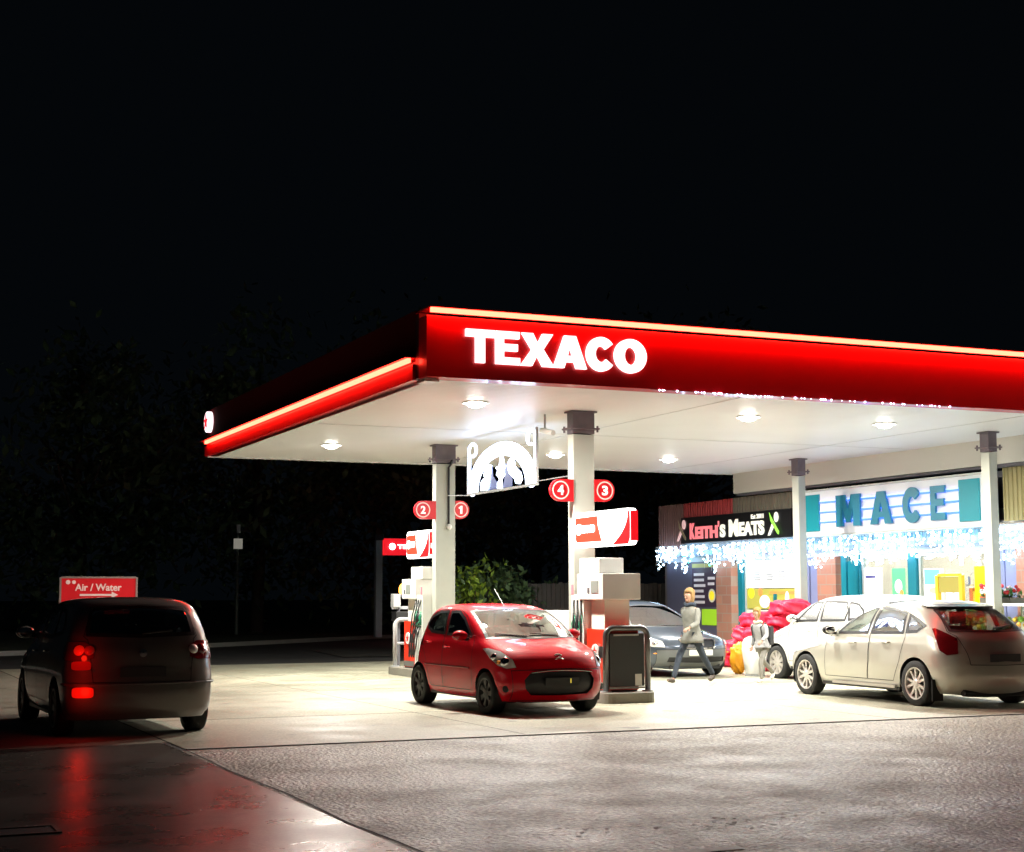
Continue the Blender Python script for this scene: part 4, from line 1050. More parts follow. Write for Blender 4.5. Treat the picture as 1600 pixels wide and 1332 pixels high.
    def S(s, u, k, sd=1, off=0):
        if off:
            e = 1e-3; p = s.S(u, k, sd); a = s.S(min(1,u+e), k, sd)-s.S(max(0,u-e), k, sd); b = s.S(u, min(s.K-1,k+.02), sd)-s.S(u, max(0,k-.02), sd)
            n = a.cross(b)
            if n.length < 1e-12: return p
            n.normalize(); n = n*(-1) if sd > 0 else n
            if n.y*0 + (n.x*sd) < -.2: n = -n
            q = p+n*off
            if u <= 1e-6 or u >= 1-1e-6: q.x = 0
            return q
        g = s.f; z, yf, yr, w = g['z'](k), g['yf'](k), g['yr'](k), g['w'](k); lf, nf, lr, nr = g['lf'](k), g['nf'](k), g['lr'](k), g['nr'](k)
        we = w*.97
        if u < .3:
            th = u/.3*PI/2; x = we*math.sin(th)**(2/nf); y = yf+lf*(1-max(0,math.cos(th))**(2/nf))
        elif u > .7:
            th = (1-u)/.3*PI/2; x = we*math.sin(th)**(2/nr); y = yr-lr*(1-max(0,math.cos(th))**(2/nr))
        else:
            t = (u-.3)/.4; x = w*(1-.03*(2*t-1)**2); y = yf+lf+(yr-lr-yf-lf)*t
        return Vector((sd*x, s.L/2-y, z))
    def k_of_z(s, z):
        lo, hi = 0, s.K-1
        for _ in range(40):
            m = (lo+hi)/2
            if s.f['z'](m) < z: lo = m
            else: hi = m
        return (lo+hi)/2
    def inv(s, view, a, b):
        if view == 'phi': return (a, s.k_of_z(b))
        k = s.k_of_z(b)
        if view == 'side':
            lo, hi = 0, 1
            for _ in range(40):
                m = (lo+hi)/2
                if s.L/2-s.S(m, k).y < a: lo = m
                else: hi = m
            return ((lo+hi)/2, k)
        if view == 'front': lo, hi, inc = 0, .3, True
        else: lo, hi, inc = .7, 1, False
        for _ in range(40):
            m = (lo+hi)/2; x = s.S(m, k).x
            if (x < a) == inc: lo = m
            else: hi = m
        v = (lo+hi)/2
        if a <= 0: v = 0 if view == 'front' else 1
        return (v, k)
    def side(s, y, z, sd=1): return s.S(*s.inv('side', y, z), sd)
    def ribbon(s, pp, outs, closed=True, wd=.009, centre=False, m=None, off=.0025):
        """thin strip following a parameter-space loop, one per side, parented to the given parts"""
        for sd, o in zip((1,-1), outs):
            b = MB(); n = len(pp); rng = range(n) if closed else range(n)
            for i in rng:
                a, c = pp[i], pp[(i+1) % n]
                if centre and ((a[0] <= .002 and c[0] <= .002) or (a[0] >= .998 and c[0] >= .998)): continue
                if a[1] <= .01 and c[1] <= .01: continue
                p, q = s.S(*a, sd, off), s.S(*c, sd, off); p0 = s.S(*a, sd); nrm = (p-p0)
                t = q-p
                if t.length < 1e-5 or nrm.length < 1e-6: continue
                d = t.cross(nrm).normalized()*wd/2; t = t.normalized()*wd*.3
                b.quad(p-d-t, q-d+t, q+d+t, p+d-t)
            b.build('seam', m or seam_m, o, fixn=False)
    def trim(s, pp, outs, open_centre=False): s.ribbon(pp, outs, closed=True, wd=.045, centre=open_centre, m=black_plastic, off=.004)
    def wells(s):
        w = s.f['w'](3); b = MB(); r = s.arch_r+.012
        for ya in s.axles:
            for sd in (1,-1):
                A = []; B = []
                for i in range(17):
                    a = -.35+(PI+.7)*i/16; y = s.L/2-(ya+r*math.cos(a)); z = s.wr+r*math.sin(a)
                    A.append(b.bm.verts.new((sd*(w-.035), y, z))); B.append(b.bm.verts.new((sd*(w-.33), y, z)))
                for i in range(16): b._f([A[i],A[i+1],B[i+1],B[i]])
                b._f(B)
        yf, yr = s.L/2-s.axles[0], s.L/2-s.axles[1]
        b.box(-(w-.36), w-.36, -s.L/2+.30, s.L/2-.22, s.zb-.02, s.zb+.16)
        b.box(-(w-.06), w-.06, yr+s.arch_r+.05, yf-s.arch_r-.05, s.zb+.0, s.zb+.05)
        b.build('underbody', black_plastic, s.t)
    def wheels(s, style, rim, spokes):
        w = s.f['w'](3)
        for ya in s.axles:
            for sd in (1,-1):
                c = Vector((sd*(w-.115), s.L/2-ya, s.wr)); ax = (sd,0,0); R_ = s.wr; r1 = R_*.70
                wh = bpy.data.objects.new('wheel', None); col.objects.link(wh); wh.parent = s.t; wh.location = c; wh.empty_display_size = .1
                b = MB(); b.lathe([(r1,-.10),(R_*.93,-.105),(R_*.985,-.085),(R_,-.05),(R_,.05),(R_*.985,.085),(R_*.93,.105),(r1,.10)], (0,0,0), ax, 40, cap=False)
                b.lathe([(r1,-.10),(r1,.10)], (0,0,0), ax, 40, cap=False); b.build('tyre', tyre_m, wh, smooth=False).data.shade_smooth()
                b = MB()
                b.lathe([(r1*1.01,.088),(r1*1.01,.102),(r1*.93,.098),(r1*.90,.06),(r1*.88,-.05)], (0,0,0), ax, 40, cap=False)
                b.lathe([(.05,.05),(.06,.085),(.045,.092),(.001,.094)], (0,0,0), ax, 20, cap=False)
                Mx = Matrix(((0,0,sd),(1,0,0),(0,1,0)))
                for i in range(spokes):
                    a = 2*PI*i/spokes
                    if style == 'twin': offs = (-.24, .24)
                    else: offs = (0,)
                    for o_ in offs:
                        ri, ro = .03, r1*.94; wi, wo = (.020, .017) if style == 'twin' else (.03, .045)
                        ai, ao = a+o_*.9, a+o_*1.25
                        def pt(r, aa, ww, h): 
                            cc = Vector((r*math.cos(aa), r*math.sin(aa), h)); tt = Vector((-math.sin(aa), math.cos(aa), 0))*ww; return cc-tt, cc+tt
                        q = []
                        for (r_, aa, ww, hh, hl) in ((ri, ai, wi, .088, .05), (r1*.55, (ai+ao)/2, wi, .078, .04), (ro, ao, wo, .085, .04)):
                            l, rr = pt(r_, aa, ww, hh); l2, rr2 = pt(r_, aa, ww, hl); q.append([b.bm.verts.new(Mx @ v) for v in (l, rr, rr2, l2)])
                        for A, B in zip(q, q[1:]):
                            for j in range(4): b._f([A[j], A[(j+1) % 4], B[(j+1) % 4], B[j]])
                b.build('rim', rim, wh, smooth=False)
                b = MB(); b.lathe([(r1*.9,-.02),(.001,-.02)], (0,0,0), ax, 24, cap=False); b.build('brake_disc', mat('brake_dark', (.02,.02,.02), .6, metal=.3), wh)
    def interior(s, seats, belt):
        w = s.f['w'](3)-.12; b = MB(); b.box(-w, w, s.L/2-s.f['yr'](5)+.35, s.L/2-s.f['yf'](7)-.45, .50, .54)
        yd = s.L/2-s.f['yf'](9)-.1; b.box(-w+.05, w-.05, yd-.55, yd-.1, .6, belt-.06)
        b.build('dashboard', dark_int, s.t, bevel=.0)
        for n_, y in enumerate(seats):
            for x in (-.36, .36):
                b = MB(); Y = s.L/2-y
                b.box(-.23, .23, -.05, .09, .52, belt+.12, Matrix.Translation((x, Y, 0)) @ Matrix.Rotation(R(0), 4, 'X'))
                b.box(-.24, .24, .02, .48, .5, .68, Matrix.Translation((x, Y, 0))); b.box(-.12, .12, -.04, .05, belt+.15, belt+.33, Matrix.Translation((x, Y, 0)))
                b.tube([(x-.05,Y,belt+.1),(x-.05,Y,belt+.2)], .008, 5); b.tube([(x+.05,Y,belt+.1),(x+.05,Y,belt+.2)], .008, 5)
                b.build('car_seat', dark_int, s.t, bevel=.03)
    def lamp(s, u, z, r, sd, parent, m, name='lamp', dep=.03):
        k = s.k_of_z(z); p = s.S(u, k, sd, .012); p0 = s.S(u, k, sd); n = (p-p0).normalized()
        return MB().lathe([(r,0),(r*.9,dep*.5),(r*.6,dep*.85),(.002,dep)], p-n*.006, n, 20, cap=False).build(name, m, parent, smooth=True)
    def plate(s, end, z, m, wd=.26, hh=.055, txt=None, name='number_plate'):
        k = s.k_of_z(z); sg = 1 if end == 'front' else -1; y = s.S(0 if sg > 0 else 1, k).y
        o = MB().box(-wd, wd, y+sg*.012-.006, y+sg*.012+.006, z-hh, z+hh).build(name, m, s.t)
        return o, y+sg*.02

head_m = mat('headlight_lens', (.80,.81,.80), .18, metal=.25, coat=1, noise=.2, nscale=9)
amber_m = mat('amber_lens', (.85,.30,.02), .2, coat=1)
tail_m = mat('tail_lens', (.15,.004,.007), .15, coat=1)
tail_lit = mat('tail_lit', (.6,.01,.01), .2, emit=(1,.01,.003), es=.20)
tail_dim = mat('tail_dim', (.45,.01,.01), .2, emit=(1,.012,.005), es=.035)
plate_w = mat('plate_white', (.6,.6,.56), .4); plate_d = mat('plate_shaded', (.05,.05,.05), .4)  # second plate colour is darkened to stand in for shade on unlit plates

# small red hatchback, facing the camera
LY = [ # z    yf    yr    w    lf   nf   lr   nr
 (.19,.13,3.33,.75,.50,2.8,.40,2.8),(.30,.04,3.41,.79,.50,2.8,.40,2.8),(.45,.00,3.43,.812,.52,2.7,.42,2.7),(.60,.01,3.43,.815,.54,2.6,.42,2.6),
 (.73,.06,3.42,.812,.58,2.5,.44,2.5),(.83,.16,3.40,.802,.62,2.5,.45,2.5),(.90,.32,3.38,.790,.64,2.5,.46,2.6),(.95,.52,3.36,.778,.60,2.6,.46,2.7),
 (1.00,.76,3.33,.762,.42,2.8,.45,2.8),(1.08,.92,3.29,.742,.32,3.0,.44,2.8),(1.20,1.14,3.23,.712,.28,3.0,.44,2.8),(1.31,1.38,3.16,.678,.28,3.0,.46,2.8),
 (1.385,1.57,3.08,.640,.30,2.9,.50,2.7),(1.435,1.76,2.97,.57,.30,2.6,.5,2.5),(1.460,1.98,2.80,.44,.3,2.4,.36,2.3),(1.472,2.25,2.55,.20,.12,2,.12,2)]
redp_ = paint('car_red', (.55,.001,.012), 0.0, .5, .8)
RG = [
 ('window:doorA','side',[(1.27,1.03),(2.08,1.045),(2.12,1.355),(1.88,1.36),(1.62,1.26)],car_glass,.002),
 ('window:doorB','side',[(2.20,1.05),(2.70,1.07),(2.88,1.13),(2.92,1.19),(2.82,1.28),(2.55,1.35),(2.23,1.36)],car_glass,.002),
 ('doorA','side',[(1.14,.30),(2.14,.30),(2.16,1.395),(1.88,1.395),(1.58,1.30),(1.20,1.03),(1.14,.92)],None,0),
 ('doorB','side',[(2.15,.30),(2.62,.30),(2.78,.66),(2.98,.92),(3.0,1.2),(2.86,1.32),(2.55,1.385),(2.17,1.395)],None,0),
 ('windscreen','front',[(0,.995),(.66,1.01),(.63,1.20),(.58,1.365),(0,1.395)],car_glass,.002),
 ('headlight','phi',[(.150,.64),(.195,.625),(.245,.66),(.285,.76),(.295,.87),(.255,.88),(.20,.84),(.160,.74)],head_m,.006),
 ('rear_window','rear',[(0,1.05),(.52,1.07),(.44,1.33),(0,1.35)],car_glass_dark,.002),
 ('tail_light','phi',[(.78,.85),(.72,.85),(.705,.95),(.72,1.15),(.77,1.15)],tail_m,.004),
 ('lower_grille','front',[(0,.27),(.42,.28),(.50,.36),(.52,.48),(.44,.57),(0,.59)],black_plastic,-.03),
 ('front_bumper','front',[(0,.20),(.64,.21),(.66,.60),(0,.62)],None,0),
]
red = Car('red_hatchback', 'small red five door hatchback facing the camera beside the nearer pump', 'car', LY, 3.43, redp_, (8.93, 20.47, .0), R(180+2.0), (.72,3.06), .285, .33, RG,
    handles={'doorA':(1.90,.86),'doorB':(2.62,.92)}, mirror=(1.36,.99), seats=(1.85,2.62), belt=1.0, rim=mat('cap_dark', (.03,.03,.03), .5), spokes=7)
for sd, o in zip((1,-1), red.parts['headlight']):
    red.lamp(.200, .715, .068, sd, o, chrome); red.lamp(.252, .775, .05, sd, o, chrome, 'lamp', .025); red.lamp(.235, .70, .03, sd, o, amber_m, 'indicator', .02)
pl, yy = red.plate('front', .45, plate_d, .25, .055)
bx('yellow_mark', mat('plate_yellow', (.9,.7,.05), .4, emit=(1,.8,.1), es=.3), pl, (-.13+.0,-.115, yy-.006, yy, .43,.49))
# double chevron badge, windscreen wipers, aerial, tax disc
b = MB()
for dz in (0, .045):
    k = red.k_of_z(.76)
    y = red.S(0, red.k_of_z(.76+dz)).y+.012
    for s_ in (1,-1): b.tube([(s_*.075, y-.01, .735+dz),(0, y, .765+dz)], .012, 6)
b.build('emblem', chrome, red.t, smooth=True)
b = MB()
for x0, x1 in ((-.45,.05),(.12,.55)):
    ks = red.k_of_z(1.03); b.tube([red.S(*red.inv('front', abs(x0), 1.02), 1 if x0 > 0 else -1, .015), red.S(*red.inv('front', abs(x1), 1.05), 1 if x1 > 0 else -1, .02)], .007, 5)
b.build('wiper', black_plastic, red.t)
MB().tube([(0, red.L/2-1.78, 1.43),(-.02, red.L/2-2.15, 1.68)], .005, 5).build('aerial', black_plastic, red.t)
for sd in (1,-1):
    kk = red.k_of_z(.36); p = red.S(.21, kk, sd, .004); MB().lathe([(.045,0),(.04,.012),(.002,.014)], p, (sd*.5,.86,0), 16).build('fog_lamp', black_plastic, red.t)
    pts_ = [red.side(1.2+i*.2, .60, sd)+Vector((sd*.006,0,0)) for i in range(9)]; MB().tube(pts_, .011, 6).build('side_moulding', mat('moulding_red', (.2,.002,.006), .4), red.t)
MB().tube([(-.45,red.L/2-.015,.575),(-.2,red.L/2+.004,.60),(.2,red.L/2+.004,.60),(.45,red.L/2-.015,.575)], .008, 6).build('grille_trim', chrome, red.t)
bx('bonnet_slot', black_plastic, red.t, (-.42,.42, red.L/2-.075+.0, red.L/2-.06, .625,.64))
# tail/brake style side rub strip lights
# silver hatchback, seen from rear left
LS = [
 (.20,.16,4.20,.83,.70,2.6,.45,2.7),(.31,.05,4.30,.885,.75,2.5,.50,2.6),(.46,.00,4.34,.912,.80,2.4,.55,2.5),(.60,.02,4.335,.92,.82,2.4,.55,2.5),
 (.72,.10,4.30,.918,.85,2.3,.52,2.5),(.80,.26,4.26,.910,.88,2.3,.50,2.5),(.87,.52,4.23,.900,.9,2.3,.50,2.4),(.93,.85,4.20,.885,.85,2.4,.50,2.4),
 (.99,1.14,4.15,.872,.55,2.8,.50,2.5),(1.07,1.38,4.07,.848,.40,2.9,.52,2.5),(1.18,1.66,3.94,.812,.36,3.0,.55,2.5),(1.29,1.94,3.80,.770,.36,3.0,.60,2.5),
 (1.38,2.20,3.65,.722,.38,2.9,.62,2.5),(1.445,2.42,3.50,.65,.40,2.7,.6,2.5),(1.485,2.68,3.28,.50,.34,2.4,.4,2.3),(1.50,2.9,3.05,.22,.12,2,.12,2)]
silv = paint('car_silver', (.56,.545,.48), .4, .30, .9)
SG = [
 ('window:doorA','side',[(1.70,1.005),(2.42,1.02),(2.50,1.375),(2.36,1.375),(2.10,1.27),(1.85,1.12)],car_glass,.002),
 ('window:doorB','side',[(2.52,1.02),(3.22,1.035),(3.18,1.30),(2.95,1.365),(2.60,1.385)],car_glass,.002),
 ('window','side',[(3.30,1.045),(3.50,1.06),(3.62,1.14),(3.46,1.22),(3.27,1.29)],car_glass,.002),
 ('doorA','side',[(1.38,.34),(2.42,.34),(2.48,.6),(2.49,1.02),(2.56,1.41),(2.36,1.405),(2.06,1.31),(1.60,1.02),(1.42,.9)],None,0),
 ('doorB','side',[(2.43,.34),(3.02,.34),(3.18,.62),(3.28,.95),(3.25,1.31),(2.95,1.395),(2.57,1.41),(2.50,1.02),(2.49,.6)],None,0),
 ('windscreen','front',[(0,.985),(.70,1.0),(.62,1.25),(.55,1.37),(0,1.395)],car_glass,.002),
 ('rear_window','rear',[(0,1.06),(.62,1.075),(.54,1.36),(0,1.39)],car_glass_rear,.002),
 ('tail_light','phi',[(.85,.76),(.80,.74),(.770,.80),(.762,.98),(.772,1.10),(.79,1.11),(.835,1.03),(.862,.97)],tail_m,.006),
 ('headlight','phi',[(.12,.64),(.20,.64),(.29,.72),(.325,.80),(.25,.80),(.15,.74)],head_m,.006),
 ('tailgate','rear',[(0,.60),(.55,.61),(.56,.78),(.60,1.0),(.66,1.06),(.53,1.38),(0,1.41)],None,0),
 ('rear_bumper','rear',[(0,.22),(.80,.24),(.82,.56),(0,.58)],None,0),
 ('lower_grille','front',[(0,.30),(.5,.32),(.45,.5),(0,.52)],black_plastic,-.02),
]
sil = Car('silver_hatchback', 'silver beige hatchback with alloy wheels seen from its rear left corner', 'car', LS, 4.34, silv, (15.22, 19.56, .0), R(-1.6), (.87,3.51), .325, .372, SG, ysc=1.07,
    handles={'doorA':(2.16,.86),'doorB':(3.0,.885)}, mirror=(1.72,1.0), mirror_m=black_plastic, seats=(2.35,3.15), belt=1.0, wheel='twin', rim=alloy, spokes=5)
# roof spoiler, rear wiper, sill strip, mud flap, plate
b = MB(); k = sil.k_of_z(1.43); P = []
ring = [sil.S(u, sil.k_of_z(1.425), 1) for u in (.80,.86,.91,.955,1.0)]
up = []; lo = []
for p in ring+[Vector((-q.x, q.y, q.z)) for q in ring[-2::-1]]:
    up.append(b.bm.verts.new(p+Vector((0,.06,.022)))); lo.append(b.bm.verts.new(p+Vector((0,-.15,-.012))))
for i in range(len(up)-1): b._f([up[i],up[i+1],lo[i+1],lo[i]])
mid = [b.bm.verts.new(v.co+Vector((0,.02,-.04))) for v in lo]
for i in range(len(lo)-1): b._f([lo[i],lo[i+1],mid[i+1],mid[i]])
bot = [b.bm.verts.new(v.co+Vector((0,-.01,-.03))) for v in up]
for i in range(len(lo)-1): b._f([mid[i],mid[i+1],bot[i+1],bot[i]])
b.build('roof_spoiler', mat('spoiler_dark', (.03,.03,.045), .3, coat=.5), sil.t, smooth=False)
p0_ = sil.S(*sil.inv('rear', .02, 1.08), 1, .03); p1_ = sil.S(*sil.inv('rear', .38, 1.12), 1, .03)
MB().tube([p0_, p1_], .016, 8).build('rear_wiper', black_plastic, sil.t)
o, yy = sil.plate('rear', .70, plate_d, .26, .055)
for sd in (1,-1):
    b = MB(); b.box(sd*.90-.02, sd*.90+.02, -.98, .62, .235, .275); b.build('sill_strip', mat('sill_pale', (.5,.47,.42), .3, metal=.4), sil.t)
    bx('mud_flap', rubber, sil.t, (sd*.83-.09, sd*.83+.09, sil.L/2-3.51*1.07-.42, sil.L/2-3.51*1.07-.40, .10,.40))
b = MB(); b.tube([(-.62,-sil.L/2+.18,.22),(-.2,-sil.L/2+.2,.20),(.2,-sil.L/2+.2,.20),(.62,-sil.L/2+.18,.22)], .05, 8); b.build('rear_valance', black_plastic, sil.t)
# people carrier, seen from the rear
LM = [
 (.21,.16,4.08,.80,.60,2.6,.30,3.0),(.32,.05,4.17,.855,.65,2.6,.32,3.0),(.50,.00,4.205,.878,.70,2.5,.34,3.0),(.64,.02,4.20,.88,.72,2.4,.34,3.0),
 (.76,.10,4.175,.876,.76,2.3,.34,2.9),(.86,.28,4.17,.868,.80,2.3,.34,2.8),(.95,.55,4.16,.858,.8,2.3,.34,2.8),(1.02,.80,4.14,.842,.72,2.4,.34,2.8),
 (1.09,1.0,4.11,.826,.48,2.8,.32,2.9),(1.18,1.17,4.08,.802,.38,2.9,.32,3.0),(1.29,1.38,4.03,.770,.36,2.9,.32,3.0),(1.40,1.62,3.97,.732,.36,2.9,.34,3.0),
 (1.48,1.84,3.90,.690,.38,2.8,.38,2.8),(1.535,2.06,3.80,.62,.40,2.6,.45,2.6),(1.568,2.35,3.6,.48,.34,2.4,.4,2.4),(1.583,2.6,3.3,.22,.12,2,.12,2)]
mpvp = paint('car_pewter', (.22,.205,.185), .45, .36)
MG = [
 ('window:doorA','side',[(1.50,1.10),(2.16,1.115),(2.20,1.44),(2.02,1.44),(1.80,1.32)],car_glass_dark,.002),
 ('window:doorB','side',[(2.28,1.115),(3.0,1.13),(3.05,1.30),(2.95,1.44),(2.30,1.455)],car_glass_dark,.002),
 ('window','side',[(3.10,1.14),(3.50,1.17),(3.48,1.30),(3.30,1.41),(3.06,1.44)],car_glass_dark,.002),
 ('doorA','side',[(1.28,.36),(2.20,.36),(2.24,1.47),(2.0,1.475),(1.74,1.34),(1.42,1.08),(1.28,.95)],None,0),
 ('doorB','side',[(2.22,.36),(2.90,.36),(3.06,.66),(3.16,.95),(3.10,1.30),(2.98,1.47),(2.26,1.48)],None,0),
 ('windscreen','front',[(0,1.05),(.66,1.07),(.55,1.42),(0,1.44)],car_glass_dark,.002),
 ('rear_window','rear',[(0,1.14),(.60,1.16),(.56,1.36),(.50,1.44),(0,1.47)],car_glass_dark,.002),
 ('tail_light','phi',[(.86,.87),(.75,.87),(.715,.90),(.71,1.02),(.73,1.08),(.85,1.08),(.89,1.02),(.89,.90)],tail_m,.01),
 ('headlight','phi',[(.12,.68),(.22,.68),(.30,.78),(.31,.86),(.22,.86),(.14,.80)],head_m,.006),
 ('tailgate','rear',[(0,.62),(.55,.63),(.57,.84),(.60,1.10),(.64,1.14),(.54,1.465),(0,1.50)],None,0),
 ('rear_bumper','rear',[(0,.24),(.80,.26),(.82,.60),(0,.60)],None,0),
]
mpv = Car('people_carrier', 'dark pewter people carrier seen from behind with red lamp glow, at the left', 'car', LM, 4.205, mpvp, (3.28, 20.03, .0), R(1.5), (.87,3.45), .315, .36, MG,
    handles={'doorA':(1.92,.93),'doorB':(2.78,.95)}, mirror=(1.52,1.10), seats=(2.2,3.0), belt=1.1, rim=mat('cap_grey', (.12,.12,.11), .4, metal=.4), spokes=9)
for sd, o in zip((1,-1), mpv.parts['tail_light']):
    lit_ = sd < 0
    mpv.lamp(.828, .985, .062, sd, o, tail_lit if lit_ else tail_m, 'round_lens'); mpv.lamp(.872, .985, .058, sd, o, tail_dim if lit_ else head_m, 'round_lens')
k = mpv.k_of_z(.80)
for sd in (-1,):
    for (u, z, hw, hh, m) in ((.846,.815,.11,.05,tail_dim),(.858,.52,.12,.06,tail_lit)):
        p = mpv.S(u, mpv.k_of_z(z), sd, .012); n = (p-mpv.S(u, mpv.k_of_z(z), sd)).normalized(); t = n.cross(Vector((0,0,1))).normalized()
        b = MB(); A = [p+t*hw*math.copysign(abs(math.cos(q_))**.45, math.cos(q_))+Vector((0,0,hh*math.copysign(abs(math.sin(q_))**.45, math.sin(q_)))) for q_ in [2*PI*i_/24 for i_ in range(24)]]; B = [v-n*.03 for v in A]
        va = [b.bm.verts.new(v) for v in A]; vb = [b.bm.verts.new(v) for v in B]; b._f(va)
        for i in range(24): b._f([va[i], va[(i+1) % 24], vb[(i+1) % 24], vb[i]])
        rf_ = b.build('reflector', m, mpv.t)
        ll = bpy.data.lights.new('tail_lamp_light', 'POINT'); ll.energy = .8 if m is tail_lit else .6; ll.color = (1,.015,.005); ll.shadow_soft_size = .05
        lo_ = bpy.data.objects.new('tail_lamp_light', ll); col.objects.link(lo_); lo_.parent = rf_; lo_.location = p+n*.16+Vector((0,0,.10 if m is tail_dim else 0))
o, yy = mpv.plate('rear', .74, plate_d, .26, .055)
MB().lathe([(.05,0),(.045,.012),(.001,.014)], (0, mpv.S(1, mpv.k_of_z(.95)).y-.005, .95), (0,-1,0), 20).build('emblem', chrome, mpv.t)
MB().tube([mpv.S(*mpv.inv('rear', 0, 1.16), 1, .03), mpv.S(*mpv.inv('rear', .34, 1.19), 1, .03)], .014, 6).build('rear_wiper', black_plastic, mpv.t)
b = MB(); ks = [mpv.S(u, mpv.k_of_z(.61), sd, .012) for sd, us in ((-1,(.72,.76,.82,.88,.94)),(1,(1,.94,.88,.82,.76,.72))) for u in us]; b.tube(ks, .014, 6); b.build('bumper_strip', mat('strip_grey', (.1,.1,.1), .4), mpv.t)
# estate car facing the camera, behind
LB = [
 (.19,.18,4.55,.82,.75,2.6,.35,2.9),(.30,.06,4.68,.885,.80,2.5,.38,2.9),(.45,.01,4.74,.905,.82,2.5,.40,2.8),(.58,.00,4.75,.91,.85,2.5,.40,2.8),
 (.68,.05,4.73,.908,.88,2.4,.40,2.8),(.76,.18,4.72,.90,.95,2.4,.40,2.7),(.83,.48,4.70,.892,1.0,2.4,.40,2.7),(.90,.92,4.67,.88,.95,2.5,.40,2.7),
 (.97,1.32,4.64,.86,.65,2.7,.40,2.7),(1.05,1.52,4.58,.835,.42,2.9,.40,2.7),(1.16,1.78,4.50,.797,.38,3.0,.42,2.7),(1.27,2.06,4.40,.752,.38,2.9,.45,2.6),
 (1.36,2.32,4.28,.702,.38,2.8,.5,2.5),(1.42,2.56,4.1,.63,.40,2.6,.5,2.4),(1.458,2.85,3.8,.48,.34,2.4,.4,2.3),(1.472,3.15,3.5,.22,.12,2,.12,2)]
blp = paint('car_slate', (.085,.105,.14), .45, .28)
BG = [
 ('window:doorA','side',[(1.86,1.0),(2.62,1.01),(2.66,1.34),(2.46,1.34),(2.2,1.22)],car_glass_dark,.002),
 ('window:doorB','side',[(2.74,1.01),(3.5,1.02),(3.44,1.30),(2.78,1.35)],car_glass_dark,.002),
 ('window','side',[(3.6,1.02),(4.25,1.04),(4.1,1.25),(3.58,1.30)],car_glass_dark,.002),
 ('doorA','side',[(1.5,.32),(2.66,.32),(2.70,1.37),(2.44,1.37),(1.76,1.0),(1.52,.88)],None,0),
 ('doorB','side',[(2.68,.32),(3.26,.32),(3.42,.6),(3.55,.9),(3.5,1.33),(2.72,1.375)],None,0),
 ('windscreen','front',[(0,.955),(.70,.97),(.60,1.22),(.53,1.35),(0,1.375)],car_glass,.002),
 ('emblem','front',[(0,.60),(.07,.61),(.085,.665),(.07,.71),(0,.72)],chrome,.012),
 ('grille','front',[(0,.575),(.30,.58),(.35,.70),(.33,.725),(0,.73)],black_plastic,-.01),
 ('badge_strip','front',[(0,.555),(.33,.56),(.40,.73),(.37,.75),(0,.755)],chrome,.006),
 ('headlight','phi',[(.148,.585),(.215,.59),(.272,.65),(.295,.735),(.27,.76),(.20,.745),(.155,.70)],head_m,.008),
 ('rear_window','rear',[(0,1.05),(.6,1.06),(.5,1.33),(0,1.35)],car_glass_dark,.002),
 ('tail_light','phi',[(.80,.80),(.72,.80),(.71,.95),(.79,.98)],tail_m,.006),
 ('lower_grille','front',[(0,.29),(.62,.31),(.60,.40),(0,.40)],black_plastic,-.02),
 ('front_bumper','front',[(0,.21),(.76,.23),(.78,.54),(0,.55)],mat('bumper_slate', (.13,.14,.145), .35, metal=.3, coat=.6),0),
]
blu_ = Car('slate_estate', 'dark slate blue estate car facing the camera behind the walking woman', 'car', LB, 4.75, blp, (15.40, 28.35, .0), R(180), (.93,3.64), .32, .365, BG,
    handles={'doorA':(2.3,.87),'doorB':(3.25,.88)}, mirror=(1.86,.98), seats=(2.6,3.4), belt=.99, wheel='twin', rim=alloy, spokes=5)
for sd, o in zip((1,-1), blu_.parts['headlight']):
    blu_.lamp(.195, .665, .06, sd, o, chrome); blu_.lamp(.238, .675, .055, sd, o, chrome)
    p = blu_.S(.20, blu_.k_of_z(.47), sd, .01); MB().ball(p, 1, 1, (.06,.02,.015)).build('side_marker', amber_m, blu_.t)
o, yy = blu_.plate('front', .485, plate_w, .26, .055)
for sd in (1,-1): MB().tube([(sd*.60, blu_.L/2-2.9, 1.37),(sd*.585, blu_.L/2-3.3, 1.43),(sd*.58, blu_.L/2-3.9, 1.42),(sd*.60, blu_.L/2-4.2, 1.34)], .015, 6).build('roof_rail', chrome, blu_.t)
bmir = MB().box(-.06,.06, blu_.L/2-2.42, blu_.L/2-2.40, 1.22, 1.27).build('rear_view_mirror', black_plastic, blu_.t)
# white car beyond the silver one
whp = paint('car_white', (.80,.80,.78), 0, .35)
white_glass = glass_mat('white_car_glass', (.75,.78,.8), .38, .25)
WG = [(a, v, p, white_glass if m is car_glass_dark else m, o) for a, v, p, m, o in MG]
wc = Car('white_car', 'white car parked by the shop, mostly hidden behind the silver hatchback', 'car', LM, 4.205, whp, (17.38, 23.85, .0), R(0), (.87,3.45), .315, .36, WG,
    handles={'doorA':(1.92,.93),'doorB':(2.78,.95)}, mirror=(1.52,1.10), seats=(2.2,3.0), belt=1.1, rim=alloy, spokes=9)

